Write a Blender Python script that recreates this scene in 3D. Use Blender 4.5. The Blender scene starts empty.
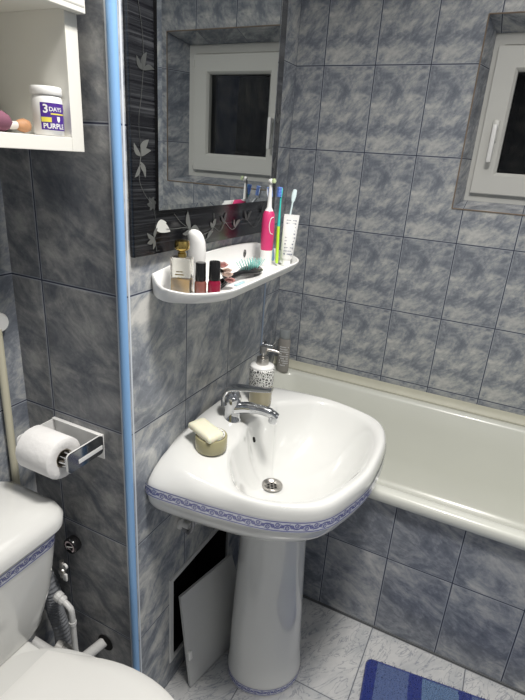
import bpy, bmesh, math, random
from math import sin, cos, pi, radians, sqrt
from mathutils import Vector, Matrix
random.seed(7)
C = bpy.context.scene.collection

# ------------------------------------------------------------------ materials
def newmat(name):
    m = bpy.data.materials.new(name); m.use_nodes = True
    nt = m.node_tree; b = nt.nodes['Principled BSDF']
    return m, nt, b
def pm(name, col, rough=.5, metal=0, trans=0, ior=1.45, coat=0, noise=0, nscale=40, bump=0, spec=.5, sss=0):
    m, nt, b = newmat(name)
    b.inputs['Base Color'].default_value = (*col, 1); b.inputs['Roughness'].default_value = rough
    b.inputs['Metallic'].default_value = metal; b.inputs['Transmission Weight'].default_value = trans
    b.inputs['IOR'].default_value = ior; b.inputs['Coat Weight'].default_value = coat
    b.inputs['Coat Roughness'].default_value = .05
    b.inputs['Specular IOR Level'].default_value = spec
    b.inputs['Subsurface Weight'].default_value = sss
    tc = nt.nodes.new('ShaderNodeTexCoord'); n = nt.nodes.new('ShaderNodeTexNoise')
    n.inputs['Scale'].default_value = nscale; n.inputs['Detail'].default_value = 4
    nt.links.new(tc.outputs['Object'], n.inputs['Vector'])
    if noise:
        mx = nt.nodes.new('ShaderNodeMix'); mx.data_type = 'RGBA'
        mx.inputs[6].default_value = (*[c*(1-noise) for c in col], 1)
        mx.inputs[7].default_value = (*[min(1, c*(1+noise)) for c in col], 1)
        nt.links.new(n.outputs['Fac'], mx.inputs[0]); nt.links.new(mx.outputs[2], b.inputs['Base Color'])
    if bump:
        bp = nt.nodes.new('ShaderNodeBump'); bp.inputs['Strength'].default_value = bump; bp.inputs['Distance'].default_value = .002
        nt.links.new(n.outputs['Fac'], bp.inputs['Height']); nt.links.new(bp.outputs[0], b.inputs['Normal'])
    return m
class NB:
    """small helper for math node chains"""
    def __init__(s, nt): s.nt = nt
    def put(s, sock, v):
        if isinstance(v, (int, float)): sock.default_value = v
        else: s.nt.links.new(v, sock)
    def m(s, op, a, b=0., c=None, clamp=False):
        n = s.nt.nodes.new('ShaderNodeMath'); n.operation = op; n.use_clamp = clamp
        s.put(n.inputs[0], a); s.put(n.inputs[1], b)
        if c is not None: s.put(n.inputs[2], c)
        return n.outputs[0]
    def step(s, x, lo, hi):   # 1 below lo, 0 above hi
        n = s.nt.nodes.new('ShaderNodeMapRange'); s.put(n.inputs[0], x)
        n.inputs[1].default_value = lo; n.inputs[2].default_value = hi
        n.inputs[3].default_value = 1; n.inputs[4].default_value = 0
        return n.outputs[0]
    def mix(s, f, a, b):
        n = s.nt.nodes.new('ShaderNodeMix'); n.data_type = 'RGBA'; s.put(n.inputs[0], f)
        for i, v in ((6, a), (7, b)):
            if isinstance(v, tuple): n.inputs[i].default_value = (*v, 1)
            else: s.nt.links.new(v, n.inputs[i])
        return n.outputs[2]
    def comb(s, x, y, z):
        n = s.nt.nodes.new('ShaderNodeCombineXYZ'); s.put(n.inputs[0], x); s.put(n.inputs[1], y); s.put(n.inputs[2], z); return n.outputs[0]
    def noise(s, vec, scale, detail=5, dist=0, rough=.5):
        n = s.nt.nodes.new('ShaderNodeTexNoise'); s.nt.links.new(vec, n.inputs['Vector'])
        n.inputs['Scale'].default_value = scale; n.inputs['Detail'].default_value = detail
        n.inputs['Distortion'].default_value = dist; n.inputs['Roughness'].default_value = rough
        return n.outputs['Fac']
    def ramp(s, f, stops):
        n = s.nt.nodes.new('ShaderNodeValToRGB'); s.nt.links.new(f, n.inputs[0]); e = n.color_ramp.elements
        while len(e) < len(stops): e.new(.5)
        for k, (p, c) in enumerate(stops): e[k].position = p; e[k].color = (*c, 1)
        return n.outputs[0]

def tile_mat(name, au, av, u0, v0, w, h, stops, ang=35, stretch=(7., 15.), variants=3, grout=(.028, .034, .065), seed=0., gw=.0015, rough=.22, vein=None, mirror_u=False):
    m, nt, b = newmat(name); N = NB(nt)
    tc = nt.nodes.new('ShaderNodeTexCoord'); sp = nt.nodes.new('ShaderNodeSeparateXYZ')
    nt.links.new(tc.outputs['Object'], sp.inputs[0])
    U = N.m('DIVIDE', N.m('SUBTRACT', sp.outputs['XYZ'.index(au)], u0), w)
    V = N.m('DIVIDE', N.m('SUBTRACT', sp.outputs['XYZ'.index(av)], v0), h)
    fu, fv = N.m('FRACT', U), N.m('FRACT', V); iu, iv = N.m('FLOOR', U), N.m('FLOOR', V)
    du = N.m('MULTIPLY', N.m('MINIMUM', fu, N.m('SUBTRACT', 1., fu)), w)
    dv = N.m('MULTIPLY', N.m('MINIMUM', fv, N.m('SUBTRACT', 1., fv)), h)
    d = N.m('MINIMUM', du, dv)
    g = N.step(d, gw*.75, gw*1.35); edge = N.m('MULTIPLY', N.step(d, gw*1.8, gw*3.0), .6)
    wn = nt.nodes.new('ShaderNodeTexWhiteNoise'); nt.links.new(N.comb(iu, iv, seed), wn.inputs[0])
    var = N.m('FLOOR', N.m('MULTIPLY', wn.outputs[0], float(variants)))
    uu = N.m('MULTIPLY', fu, -w if mirror_u else w)
    vec = N.comb(uu, N.m('MULTIPLY', fv, h), N.m('ADD', N.m('MULTIPLY', var, 3.7), seed))
    mp = nt.nodes.new('ShaderNodeMapping'); nt.links.new(vec, mp.inputs[0]); mp.vector_type = 'POINT'
    mp.inputs['Rotation'].default_value = (0, 0, radians(-ang)); mp.inputs['Scale'].default_value = (1, 1, 1)
    mp2 = nt.nodes.new('ShaderNodeMapping'); nt.links.new(mp.outputs[0], mp2.inputs[0]); mp2.inputs['Scale'].default_value = (stretch[0], stretch[1], 1)
    n1 = N.noise(mp2.outputs[0], 1.05, 10, .8, .68)
    n2 = N.noise(mp2.outputs[0], 3.4, 9, 1.2, .72)
    n4 = N.noise(vec, 11., 8, .6, .68)
    f = N.m('ADD', N.m('ADD', N.m('MULTIPLY', n1, .48), N.m('MULTIPLY', n2, .16)), N.m('MULTIPLY', n4, .36))
    f = N.m('ADD', f, N.m('MULTIPLY', N.m('SUBTRACT', wn.outputs[0], .5), .03))
    col = N.ramp(f, stops)
    if vein:
        n3 = N.noise(mp2.outputs[0], 2.1, 4, 2.6, .5)
        vn = N.step(N.m('ABSOLUTE', N.m('SUBTRACT', n3, .5)), .004, .03)
        col = N.mix(N.m('MULTIPLY', vn, vein[1]), col, vein[0])
    col = N.mix(edge, col, (.42, .45, .50))  # pale highlight along the tile bevels, painted into the colour
    col = N.mix(g, col, grout)
    nt.links.new(col, b.inputs['Base Color'])
    nt.links.new(N.m('ADD', N.m('MULTIPLY', g, .5), rough), b.inputs['Roughness'])
    bp = nt.nodes.new('ShaderNodeBump'); bp.inputs['Strength'].default_value = .3; bp.inputs['Distance'].default_value = .0012
    hgt = N.m('SUBTRACT', N.m('MULTIPLY', n1, .10), N.step(d, gw*.6, gw*4.2))
    nt.links.new(hgt, bp.inputs['Height']); nt.links.new(bp.outputs[0], b.inputs['Normal'])
    return m

WST = [(.385, (0.140, 0.156, 0.193)), (.46, (0.220, 0.240, 0.278)), (.50, (0.320, 0.339, 0.368)), (.535, (0.427, 0.437, 0.442)), (.61, (0.634, 0.628, 0.604))]
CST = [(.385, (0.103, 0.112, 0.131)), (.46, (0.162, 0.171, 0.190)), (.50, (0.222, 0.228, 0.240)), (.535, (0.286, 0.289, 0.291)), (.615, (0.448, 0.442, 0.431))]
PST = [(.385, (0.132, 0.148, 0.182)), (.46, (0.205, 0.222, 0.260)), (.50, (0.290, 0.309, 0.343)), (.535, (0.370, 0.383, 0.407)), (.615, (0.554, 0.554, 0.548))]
T_A = tile_mat('tile_sink_wall', 'Y', 'Z', .2057, .0065, .2, .3, WST, ang=40, seed=2.3, variants=4, stretch=(6.5, 11.5))
T_B = tile_mat('tile_window_wall', 'X', 'Z', -.1582, .0125, .2, .3, WST, ang=38, seed=8.1, variants=1, stretch=(7, 12), gw=.0017)
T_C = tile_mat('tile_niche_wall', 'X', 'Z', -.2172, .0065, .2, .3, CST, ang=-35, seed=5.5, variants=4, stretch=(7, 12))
T_L = tile_mat('tile_toilet_wall', 'Y', 'Z', -.10, .0065, .2, .3, WST, ang=40, seed=1.9, variants=4, stretch=(6.5, 11.5))
T_E = tile_mat('tile_tub_end_wall', 'Y', 'Z', 1.34, .0125, .2, .3, WST, ang=40, seed=3.3, variants=4)
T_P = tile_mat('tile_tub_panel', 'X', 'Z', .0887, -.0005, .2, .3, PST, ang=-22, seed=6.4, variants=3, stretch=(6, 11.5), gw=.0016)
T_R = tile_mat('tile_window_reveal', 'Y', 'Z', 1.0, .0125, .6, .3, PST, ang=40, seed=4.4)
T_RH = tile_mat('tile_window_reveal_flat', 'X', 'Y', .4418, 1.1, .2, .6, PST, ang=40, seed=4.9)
FST = [(.30, (.36, .38, .41)), (.44, (.50, .51, .52)), (.54, (.60, .60, .60)), (.7, (.68, .68, .67))]
T_F = tile_mat('tile_floor', 'X', 'Y', .1858, .0235, .3, .3, FST, ang=62, seed=3.1, variants=4, stretch=(4, 11), grout=(.13, .13, .14), gw=.0013, rough=.2, vein=((.16, .18, .24), .55))

CER = pm('glazed_ceramic', (.74, .745, .73), .07, coat=.6)
CER2 = pm('toilet_ceramic', (.72, .72, .70), .12, coat=.4)
ENAM = pm('tub_enamel', (.74, .75, .69), .22, coat=.15, noise=.03, nscale=6)
WPL = pm('white_plastic', (.80, .80, .79), .28)
WPL2 = pm('lid_plastic', (.74, .735, .71), .32)
CHROME = pm('chrome', (.62, .63, .65), .07, metal=1)
STEEL = pm('brushed_steel', (.52, .50, .47), .3, metal=1)
DARK = pm('dark_void', (.008, .008, .008), .9)
BLKPL = pm('black_plastic', (.012, .012, .013), .2)
PVC = pm('window_pvc', (.60, .60, .57), .3)
SEAL = pm('cream_sealant', (.60, .59, .49), .5, noise=.08, nscale=25)
BLUE = pm('blue_corner_trim', (.24, .44, .74), .3)
CAULK = pm('pale_grout_bead', (.62, .66, .72), .5)
LAM = pm('white_laminate', (.76, .75, .70), .4)
LAMG = pm('grey_laminate', (.50, .49, .46), .5)
PAINT = pm('hatch_white_paint', (.56, .565, .56), .4, noise=.05, nscale=9)
MIRROR = pm('mirror_silver', (.62, .64, .64), .0, metal=1)
CEIL = pm('ceiling_paint', (.75, .75, .73), .7)
PIPEW = pm('white_pipe', (.70, .70, .69), .35)
PIPEG = pm('grey_pipe', (.22, .23, .25), .5)
CREAMP = pm('cream_pipe', (.60, .57, .44), .4)
PAPER = pm('toilet_paper_surface', (.82, .81, .80), .95, noise=.06, nscale=60, bump=.8)
CARD = pm('cardboard', (.45, .40, .33), .9)
GLASS = pm('clear_glass', (.95, .96, .95), .02, trans=1)
BLACKG = pm('night_window_glass', (.35, .37, .40), .0, trans=1)

def band_mat():
    m, nt, b = newmat('blue_scroll_band'); N = NB(nt)
    uv = nt.nodes.new('ShaderNodeUVMap'); sp = nt.nodes.new('ShaderNodeSeparateXYZ'); nt.links.new(uv.outputs[0], sp.inputs[0])
    U, V = sp.outputs[0], sp.outputs[1]
    fu = N.m('FRACT', U)
    line = N.m('MAXIMUM', N.step(N.m('ABSOLUTE', N.m('SUBTRACT', V, .09)), .03, .06), N.step(N.m('ABSOLUTE', N.m('SUBTRACT', V, .91)), .03, .06))
    wave = N.m('ADD', .5, N.m('MULTIPLY', N.m('SINE', N.m('MULTIPLY', U, 2*pi)), .17))
    acc = N.m('MAXIMUM', line, N.step(N.m('ABSOLUTE', N.m('SUBTRACT', V, wave)), .045, .09))
    wave2 = N.m('SUBTRACT', .5, N.m('MULTIPLY', N.m('SINE', N.m('MULTIPLY', U, 4*pi)), .24))
    acc = N.m('MAXIMUM', acc, N.m('MULTIPLY', N.step(N.m('ABSOLUTE', N.m('SUBTRACT', V, wave2)), .02, .06), .7))
    for cx, cy, r in ((.25, .38, .15), (.75, .62, .15), (.02, .5, .1), (.98, .5, .1), (.5, .5, .13)):
        dx = N.m('MULTIPLY', N.m('SUBTRACT', fu, cx), 1.7); dy = N.m('SUBTRACT', V, cy)
        dd = N.m('SQRT', N.m('ADD', N.m('MULTIPLY', dx, dx), N.m('MULTIPLY', dy, dy)))
        acc = N.m('MAXIMUM', acc, N.step(N.m('ABSOLUTE', N.m('SUBTRACT', dd, r)), .03, .07))
        acc = N.m('MAXIMUM', acc, N.step(dd, .03, .06))
    col = N.mix(N.m('MULTIPLY', acc, .9), (.66, .68, .78), (.05, .06, .30))
    nt.links.new(col, b.inputs['Base Color']); b.inputs['Roughness'].default_value = .08; b.inputs['Coat Weight'].default_value = .5
    return m
BAND = band_mat()

def stripe_mat():
    m, nt, b = newmat('black_striped_glass_tile'); N = NB(nt)
    tc = nt.nodes.new('ShaderNodeTexCoord'); mp = nt.nodes.new('ShaderNodeMapping'); nt.links.new(tc.outputs['Object'], mp.inputs[0])
    mp.inputs['Scale'].default_value = (1, 2.5, 210)
    n = N.noise(mp.outputs[0], 1., 3, 0, .7)
    mp2 = nt.nodes.new('ShaderNodeMapping'); nt.links.new(tc.outputs['Object'], mp2.inputs[0]); mp2.inputs['Scale'].default_value = (1, 1, 34)
    n2 = N.noise(mp2.outputs[0], 1., 2)
    f = N.m('ADD', N.m('MULTIPLY', n, .7), N.m('MULTIPLY', n2, .3))
    nt.links.new(N.ramp(f, [(.42, (.005, .005, .007)), (.52, (.016, .017, .020)), (.62, (.050, .052, .057)), (.74, (.12, .125, .132))]), b.inputs['Base Color'])
    b.inputs['Roughness'].default_value = .2; b.inputs['Specular IOR Level'].default_value = .4
    return m
STRIPE = stripe_mat()

def mat_mat():
    m, nt, b = newmat('blue_pile_stripes'); N = NB(nt)
    tc = nt.nodes.new('ShaderNodeTexCoord'); sp = nt.nodes.new('ShaderNodeSeparateXYZ'); nt.links.new(tc.outputs['Object'], sp.inputs[0])
    nz = N.noise(tc.outputs['Object'], 90, 3)
    X = N.m('ADD', sp.outputs[0], N.m('MULTIPLY', N.m('SUBTRACT', nz, .5), .008)); Y = sp.outputs[1]
    n = nt.nodes.new('ShaderNodeValToRGB'); n.color_ramp.interpolation = 'CONSTANT'
    nt.links.new(N.m('DIVIDE', X, .60), n.inputs[0]); e = n.color_ramp.elements
    dk, l1, l2 = (.004, .030, .30), (.12, .19, .44), (.15, .27, .50)
    st = [(0, dk), (.058, l1), (.215, dk), (.285, l2), (.46, dk), (.52, l1), (.68, dk), (.74, l2), (.90, dk), (.96, l1)]
    while len(e) < len(st): e.new(.5)
    for k, (p, c) in enumerate(st): e[k].position = p; e[k].color = (*c, 1)
    ins = N.step(Y, -.011, -.007)
    col = N.mix(ins, dk, n.outputs[0])
    nb = N.noise(tc.outputs['Object'], 330, 3, 0, .7)
    col = N.mix(N.step(nb, .40, .62), col, N.mix(.55, col, (0., 0., .02)))
    nt.links.new(col, b.inputs['Base Color']); b.inputs['Roughness'].default_value = 1
    b.inputs['Sheen Weight'].default_value = .3
    bp = nt.nodes.new('ShaderNodeBump'); bp.inputs['Strength'].default_value = .9; bp.inputs['Distance'].default_value = .004
    nt.links.new(nb, bp.inputs['Height']); nt.links.new(bp.outputs[0], b.inputs['Normal'])
    return m
MATM = mat_mat()

# ------------------------------------------------------------------ mesh helpers
def link(name, bm, mats, parent=None, smooth=40, loc=None):
    me = bpy.data.meshes.new(name)
    bmesh.ops.recalc_face_normals(bm, faces=bm.faces)
    bm.to_mesh(me); bm.free()
    for m in (mats if isinstance(mats, (list, tuple)) else [mats]): me.materials.append(m)
    if smooth:
        me.shade_smooth(); me.set_sharp_from_angle(angle=radians(smooth))
    o = bpy.data.objects.new(name, me); C.objects.link(o)
    if loc: o.location = loc
    if parent:
        o.parent = parent
        o.location = Vector(loc or (0, 0, 0)) - (parent['_w'].to_track_quat if False else Vector(WORLD.get(parent.name, (0, 0, 0))))
        WORLD[o.name] = WORLD.get(parent.name, (0, 0, 0)) if not loc else loc
        if not loc:   # mesh data in world coordinates: shift so that the child sits at the parent's origin
            w = Vector(WORLD[parent.name]); o.location = -w if w.length else (0, 0, 0)
            WORLD[o.name] = (0, 0, 0)
    else: WORLD[o.name] = tuple(loc or (0, 0, 0))
    return o
WORLD = {}
def thing(name, label, cat, loc=(0, 0, 0), group=None, rotz=0):
    o = bpy.data.objects.new(name, None); C.objects.link(o); o.location = loc; o.rotation_euler.z = rotz
    o.empty_display_size = .03
    o['label'] = label; o['category'] = cat
    if group: o['group'] = group
    WORLD[o.name] = tuple(loc); return o
def tag(o, label, cat, group=None):
    o['label'] = label; o['category'] = cat
    if group: o['group'] = group
    return o
def struct(name, bm, mats, parent=None, smooth=0, label=None):
    o = link(name, bm, mats, parent, smooth)
    if not parent: o['kind'] = 'structure'
    if label: o['label'] = label
    return o
def quad(bm, pts, mi=0):
    f = bm.faces.new([bm.verts.new(p) for p in pts]); f.material_index = mi; return f
def box(bm, x0, x1, y0, y1, z0, z1, bev=0, seg=2, M=None):
    r = bmesh.ops.create_cube(bm, size=1); vs = r['verts']
    for v in vs: v.co = Vector(((x0+x1)/2+v.co.x*(x1-x0), (y0+y1)/2+v.co.y*(y1-y0), (z0+z1)/2+v.co.z*(z1-z0)))
    if bev:
        es = list({e for v in vs for e in v.link_edges})
        r = bmesh.ops.bevel(bm, geom=es, offset=bev, segments=seg, affect='EDGES', profile=.5)
        vs = list({v for f in r['faces'] for v in f.verts} | {v for v in vs if v.is_valid})
    if M is not None:
        for v in vs: v.co = M @ v.co
    return vs
def BM(): return bmesh.new()
def loft(bm, rings, closed=True, cap0=False, cap1=False, mi=0):
    vr = [[bm.verts.new(p) for p in r] for r in rings]; n = len(rings[0])
    for a, b in zip(vr, vr[1:]):
        for i in range(n if closed else n-1):
            j = (i+1) % n
            try: f = bm.faces.new((a[i], a[j], b[j], b[i])); f.material_index = mi
            except ValueError: pass
    if cap0: bm.faces.new(vr[0][::-1]).material_index = mi
    if cap1: bm.faces.new(vr[-1]).material_index = mi
    return vr
def lathe(bm, prof, c=(0, 0, 0), axis=(0, 0, 1), n=32, sx=1, sy=1, cap=True, mi=0, M=None):
    q = Vector((0, 0, 1)).rotation_difference(Vector(axis)).to_matrix()
    rings = []
    for r, h in prof:
        ring = [Vector(c) + q @ Vector((r*sx*cos(2*pi*k/n), r*sy*sin(2*pi*k/n), h)) for k in range(n)]
        if M is not None: ring = [M @ p for p in ring]
        rings.append(ring)
    return loft(bm, rings, True, cap, cap, mi)
def catmull(P, sub=6, closed=False):
    P = [Vector(p) for p in P]; n = len(P); out = []
    g = (lambda i: P[i % n]) if closed else (lambda i: P[max(0, min(n-1, i))])
    for i in range(n if closed else n-1):
        a, b, c, d = g(i-1), g(i), g(i+1), g(i+2)
        for k in range(sub):
            t = k/sub
            out.append(.5*((2*b)+(c-a)*t+(2*a-5*b+4*c-d)*t*t+(3*b-a-3*c+d)*t**3))
    if not closed: out.append(P[-1])
    return out
def tube(bm, path, r, n=12, cap=True, sy=1, up=None):
    path = [Vector(p) for p in path]; rings = []; prev = None
    R = r if isinstance(r, (list, tuple)) else [r]*len(path)
    for i, p in enumerate(path):
        t = (path[min(i+1, len(path)-1)]-path[max(i-1, 0)]).normalized()
        if prev is None: a = t.orthogonal().normalized() if up is None else (Vector(up)-t*t.dot(Vector(up))).normalized()
        else: a = (prev-t*t.dot(prev)).normalized()
        prev = a; b = t.cross(a)
        rings.append([p+(a*cos(2*pi*k/n)*sy+b*sin(2*pi*k/n))*R[i] for k in range(n)])
    loft(bm, rings, True, cap, cap)
def rrect(w, h, r, n=6):
    pts = []
    for cx, cy, a0 in ((w/2-r, h/2-r, 0), (-w/2+r, h/2-r, 90), (-w/2+r, -h/2+r, 180), (w/2-r, -h/2+r, 270)):
        for k in range(n+1):
            a = radians(a0+90*k/n); pts.append((cx+r*cos(a), cy+r*sin(a)))
    return pts
def text_bm(txt, size, fn, bm=None, bold=0):
    cu = bpy.data.curves.new('txt', 'FONT'); cu.body = txt; cu.size = size; cu.align_x = 'LEFT'; cu.resolution_u = 4; cu.offset = bold
    o = bpy.data.objects.new('txt', cu); C.objects.link(o)
    dg = bpy.context.evaluated_depsgraph_get(); me = o.evaluated_get(dg).to_mesh()
    bm = bm or BM(); base = len(bm.verts)
    t2 = BM(); t2.from_mesh(me); bmesh.ops.triangulate(t2, faces=t2.faces)
    vm = {v.index: bm.verts.new(fn(v.co.x, v.co.y)) for v in t2.verts}
    for f in t2.faces:
        try: bm.faces.new([vm[v.index] for v in f.verts])
        except ValueError: pass
    t2.free(); o.evaluated_get(dg).to_mesh_clear(); bpy.data.objects.remove(o); bpy.data.curves.remove(cu)
    return bm

# ------------------------------------------------------------------ room
XL, XA2, XR = -.3063, -.2736, 1.45
YB, YS, YK = 1.3407, .6202, -1.35
YP, H = .6284, 2.5
bm = BM(); quad(bm, [(XL, YK, 0), (XR, YK, 0), (XR, YB+.02, 0), (XL, YB+.02, 0)]); struct('floor', bm, T_F)
bm = BM(); quad(bm, [(XL, YK, H), (XR, YK, H), (XR, YB, H), (XL, YB, H)]); struct('ceiling', bm, CEIL)
# sink wall with the maintenance hatch opening
HY0, HY1, HZ0, HZ1 = .150, .445, .095, .378
bm = BM()
ys, zs = [0, HY0, HY1, YS], [0, HZ0, HZ1, H]
for i in range(3):
    for j in range(3):
        if i == 1 and j == 1: continue
        quad(bm, [(0, ys[i], zs[j]), (0, ys[i+1], zs[j]), (0, ys[i+1], zs[j+1]), (0, ys[i], zs[j+1])])
struct('wall_sink', bm, T_A)
bm = BM(); quad(bm, [(XL, 0, 0), (0, 0, 0), (0, 0, H), (XL, 0, H)]); struct('wall_niche', bm, T_C)
bm = BM(); quad(bm, [(0, YS, 0), (XA2, YS, 0), (XA2, YS, H), (0, YS, H)]); struct('wall_shaft', bm, T_C)
bm = BM(); quad(bm, [(XA2, YS, 0), (XA2, YB, 0), (XA2, YB, H), (XA2, YS, H)]); struct('wall_left', bm, T_E)
bm = BM(); quad(bm, [(XL, YK, 0), (XL, 0, 0), (XL, 0, H), (XL, YK, H)]); struct('wall_toilet', bm, T_L)
bm = BM(); quad(bm, [(XR, YK, 0), (XR, YB, 0), (XR, YB, H), (XR, YK, H)]); struct('wall_right', bm, T_L)
bm = BM(); quad(bm, [(XL, YK, 0), (XR, YK, 0), (XR, YK, H), (XL, YK, H)]); struct('wall_back', bm, T_B)
bm = BM()
quad(bm, [(XA2, YP, 0), (XR, YP, 0), (XR, YP, .535), (XA2, YP, .535)]); struct('wall_tub_panel', bm, T_P)
bm = BM(); box(bm, XA2, XR, YP-.004, YP+.002, 0, .006, .001); struct('baseboard_tub', bm, pm('grey_grout_line', (.12, .125, .13), .7))
# window wall with tiled, slightly splayed reveal
WX0, WX1, WZ0, WZ1 = .402, .996, 1.338, 1.957
FX0, FX1, FZ0, FZ1, FY = .428, .948, 1.366, 1.922, 1.450
bm = BM(); xs, zs = [XA2, WX0, WX1, XR], [0, WZ0, WZ1, H]
for i in range(3):
    for j in range(3):
        if i == 1 and j == 1: continue
        quad(bm, [(xs[i], YB, zs[j]), (xs[i+1], YB, zs[j]), (xs[i+1], YB, zs[j+1]), (xs[i], YB, zs[j+1])])
a = [(WX0, YB, WZ0), (WX1, YB, WZ0), (WX1, YB, WZ1), (WX0, YB, WZ1)]; b_ = [(FX0, FY, FZ0), (FX1, FY, FZ0), (FX1, FY, FZ1), (FX0, FY, FZ1)]
for i in range(4):
    j = (i+1) % 4; quad(bm, [a[i], a[j], b_[j], b_[i]], 2 if i % 2 == 0 else 1)
struct('wall_window', bm, [T_B, T_R, T_RH])
bm = BM()
def bar(bm, p, q, r=.0025): tube(bm, [p, q], r, 6)
for i in range(4): bar(bm, (a[i][0], YB-.001, a[i][2]), (a[(i+1) % 4][0], YB-.001, a[(i+1) % 4][2]))
struct('trim_1', bm, pm('brown_edge_trim', (.22, .17, .13), .5, noise=.3, nscale=30), label='thin brownish edging round the window recess')
# blue bead on the outside corner
bm = BM(); path = [(-.0075, .0030, 0), (-.0075, .0030, H)]; tube(bm, path, .0088, 20)
t2 = struct('trim_2', bm, BLUE, smooth=40, label='light blue plastic bead down the outer tiled corner')
bm = BM(); box(bm, -.0005, .0010, .0105, .0150, 0, H); struct('bead_edge', bm, CAULK, t2)
bm = BM(); box(bm, -.0190, -.0160, -.0012, .0005, 0, H); struct('bead_edge', bm, CAULK, t2)
# edge bead at the far corner of the sink wall
bm = BM(); tube(bm, [(-.006, YS-.006, 0), (-.006, YS-.006, H)], .0075, 14); struct('trim_3', bm, pm('grey_blue_bead', (.25, .32, .45), .4), smooth=40)

# window unit
def frame(bm, x0, x1, z0, z1, w, y0, y1, bev=.004):
    # mitred rectangular frame
    prof = [(0, y1), (0, y0+bev), (bev, y0), (w-bev*2, y0), (w, y0+bev*2), (w, y1)]
    rings = []
    for cx, cz, sx, sz in ((x0, z0, 1, 1), (x1, z0, -1, 1), (x1, z1, -1, -1), (x0, z1, 1, -1)):
        rings.append([(cx+sx*d, y, cz+sz*d) for d, y in prof])
    rings.append(rings[0]); loft(bm, rings, True)
win = thing('window_1', 'small white plastic framed window, dark outside, above the bathtub', 'window', (0, 0, 0)); win['kind'] = 'structure'
bm = BM(); frame(bm, FX0-.004, FX1+.004, FZ0-.004, FZ1+.004, .045, FY-.004, FY+.06); link('window_frame', bm, PVC, win, 30)
sx0, sx1, sz0, sz1 = FX0+.016, .911, FZ0+.028, FZ1-.040
bm = BM(); frame(bm, sx0, sx1, sz0, sz1, .074, FY-.024, FY+.03, .003); sash = link('sash', bm, PVC, win, 30)
bm = BM(); frame(bm, sx0+.069, sx1-.069, sz0+.069, sz1-.069, .009, FY-.016, FY+.03, .002); link('glazing_bead', bm, PVC, sash, 30)
bm = BM(); quad(bm, [(sx0+.07, FY+.01, sz0+.07), (sx1-.07, FY+.01, sz0+.07), (sx1-.07, FY+.01, sz1-.07), (sx0+.07, FY+.01, sz1-.07)]); link('pane', bm, BLACKG, sash, 0)
bm = BM(); box(bm, .476, .500, FY-.034, FY-.022, 1.575, 1.648, .004); hd = link('handle_base', bm, PVC, win, 40)
bm = BM(); tube(bm, [(.488, FY-.03, 1.622), (.488, FY-.054, 1.622)], .009, 14)
box(bm, .480, .497, FY-.066, FY-.050, 1.505, 1.632, .005); link('handle', bm, WPL, hd, 40)
for zz in (sz0+.01, sz1-.05):
    bm = BM(); box(bm, sx1-.003, sx1+.006, FY-.028, FY-.014, zz, zz+.030, .003); link('hinge', bm, PVC, win, 40)
bm = BM(); quad(bm, [(FX0-.3, FY+.5, .8), (FX1+.3, FY+.5, .8), (FX1+.3, FY+.5, 2.4), (FX0-.3, FY+.5, 2.4)]); struct('night_backdrop', bm, DARK)  # black sheet added behind the pane to stand for the night outside

# ------------------------------------------------------------------ bathtub
tub = thing('bathtub', 'long white enamel bathtub set in the corner behind the grey tiled panel', 'bathtub', (.6, .97, 0))
def rr3(x0, x1, y0, y1, r, z, n=8):
    return [(p[0]+(x0+x1)/2, p[1]+(y0+y1)/2, z) for p in rrect(x1-x0, y1-y0, r, n)]
tx0, tx1, ty0, ty1 = XA2+.002, XR-.002, .603, YB-.002
ix0, ix1, iy0, iy1 = tx0+.055, tx1-.06, .645, 1.288
bm = BM()
R = [rr3(tx0, tx1, ty0+.004, ty1, .006, .514), rr3(tx0, tx1, ty0, ty1, .006, .519), rr3(tx0, tx1, ty0, ty1, .006, .540), rr3(tx0, tx1, ty0+.003, ty1, .008, .548),
     rr3(tx0, tx1, ty0+.010, ty1-.004, .010, .552), rr3(ix0-.008, ix1+.008, iy0-.008, iy1+.008, .09, .552), rr3(ix0-.002, ix1+.002, iy0-.002, iy1+.002, .09, .549),
     rr3(ix0+.006, ix1-.006, iy0+.005, iy1-.005, .09, .538), rr3(ix0+.02, ix1-.03, iy0+.014, iy1-.014, .10, .46), rr3(ix0+.04, ix1-.12, iy0+.04, iy1-.04, .11, .30),
     rr3(ix0+.06, ix1-.2, iy0+.06, iy1-.06, .12, .20), rr3(ix0+.11, ix1-.27, iy0+.10, iy1-.10, .12, .165), rr3(ix0+.2, ix1-.4, iy0+.2, iy1-.2, .1, .155)]
loft(bm, R, True, False, True); link('tub_shell', bm, ENAM, tub, 50)
bm = BM(); pf = [(YB-.002, .552), (YB-.020, .553), (YB-.021, .558), (YB-.010, .566), (YB-.006, .582), (YB-.005, .588), (YB-.002, .589)]
loft(bm, [[(x, y, z) for y, z in pf] for x in (XA2+.003, XR-.003)], True, True, True); link('sealing_strip', bm, SEAL, tub, 40)
bm = BM(); lathe(bm, [(.0, .1565), (.024, .1565), (.026, .158), (.018, .160), (0, .160)], (ix0+.3, .965, 0)); link('drain', bm, CHROME, tub)

# bath mixer, just showing past the corner of the sink wall
bt = thing('bath_tap', 'small chrome bath tap showing past the corner behind the soap dispenser', 'tap', (XA2, 1.22, .68))
bm = BM(); lathe(bm, [(.0, 0), (.02, 0), (.02, .004), (.010, .008), (.010, .03), (.013, .032), (.013, .046), (0, .05)], (XA2, 1.22, .68), (1, 0, 0)); link('tap_body', bm, CHROME, bt)
bm = BM(); tube(bm, catmull([(XA2+.04, 1.22, .68), (XA2+.045, 1.225, .695), (XA2+.05, 1.23, .705)], 4), .005, 10); link('handle', bm, CHROME, bt)

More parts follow.
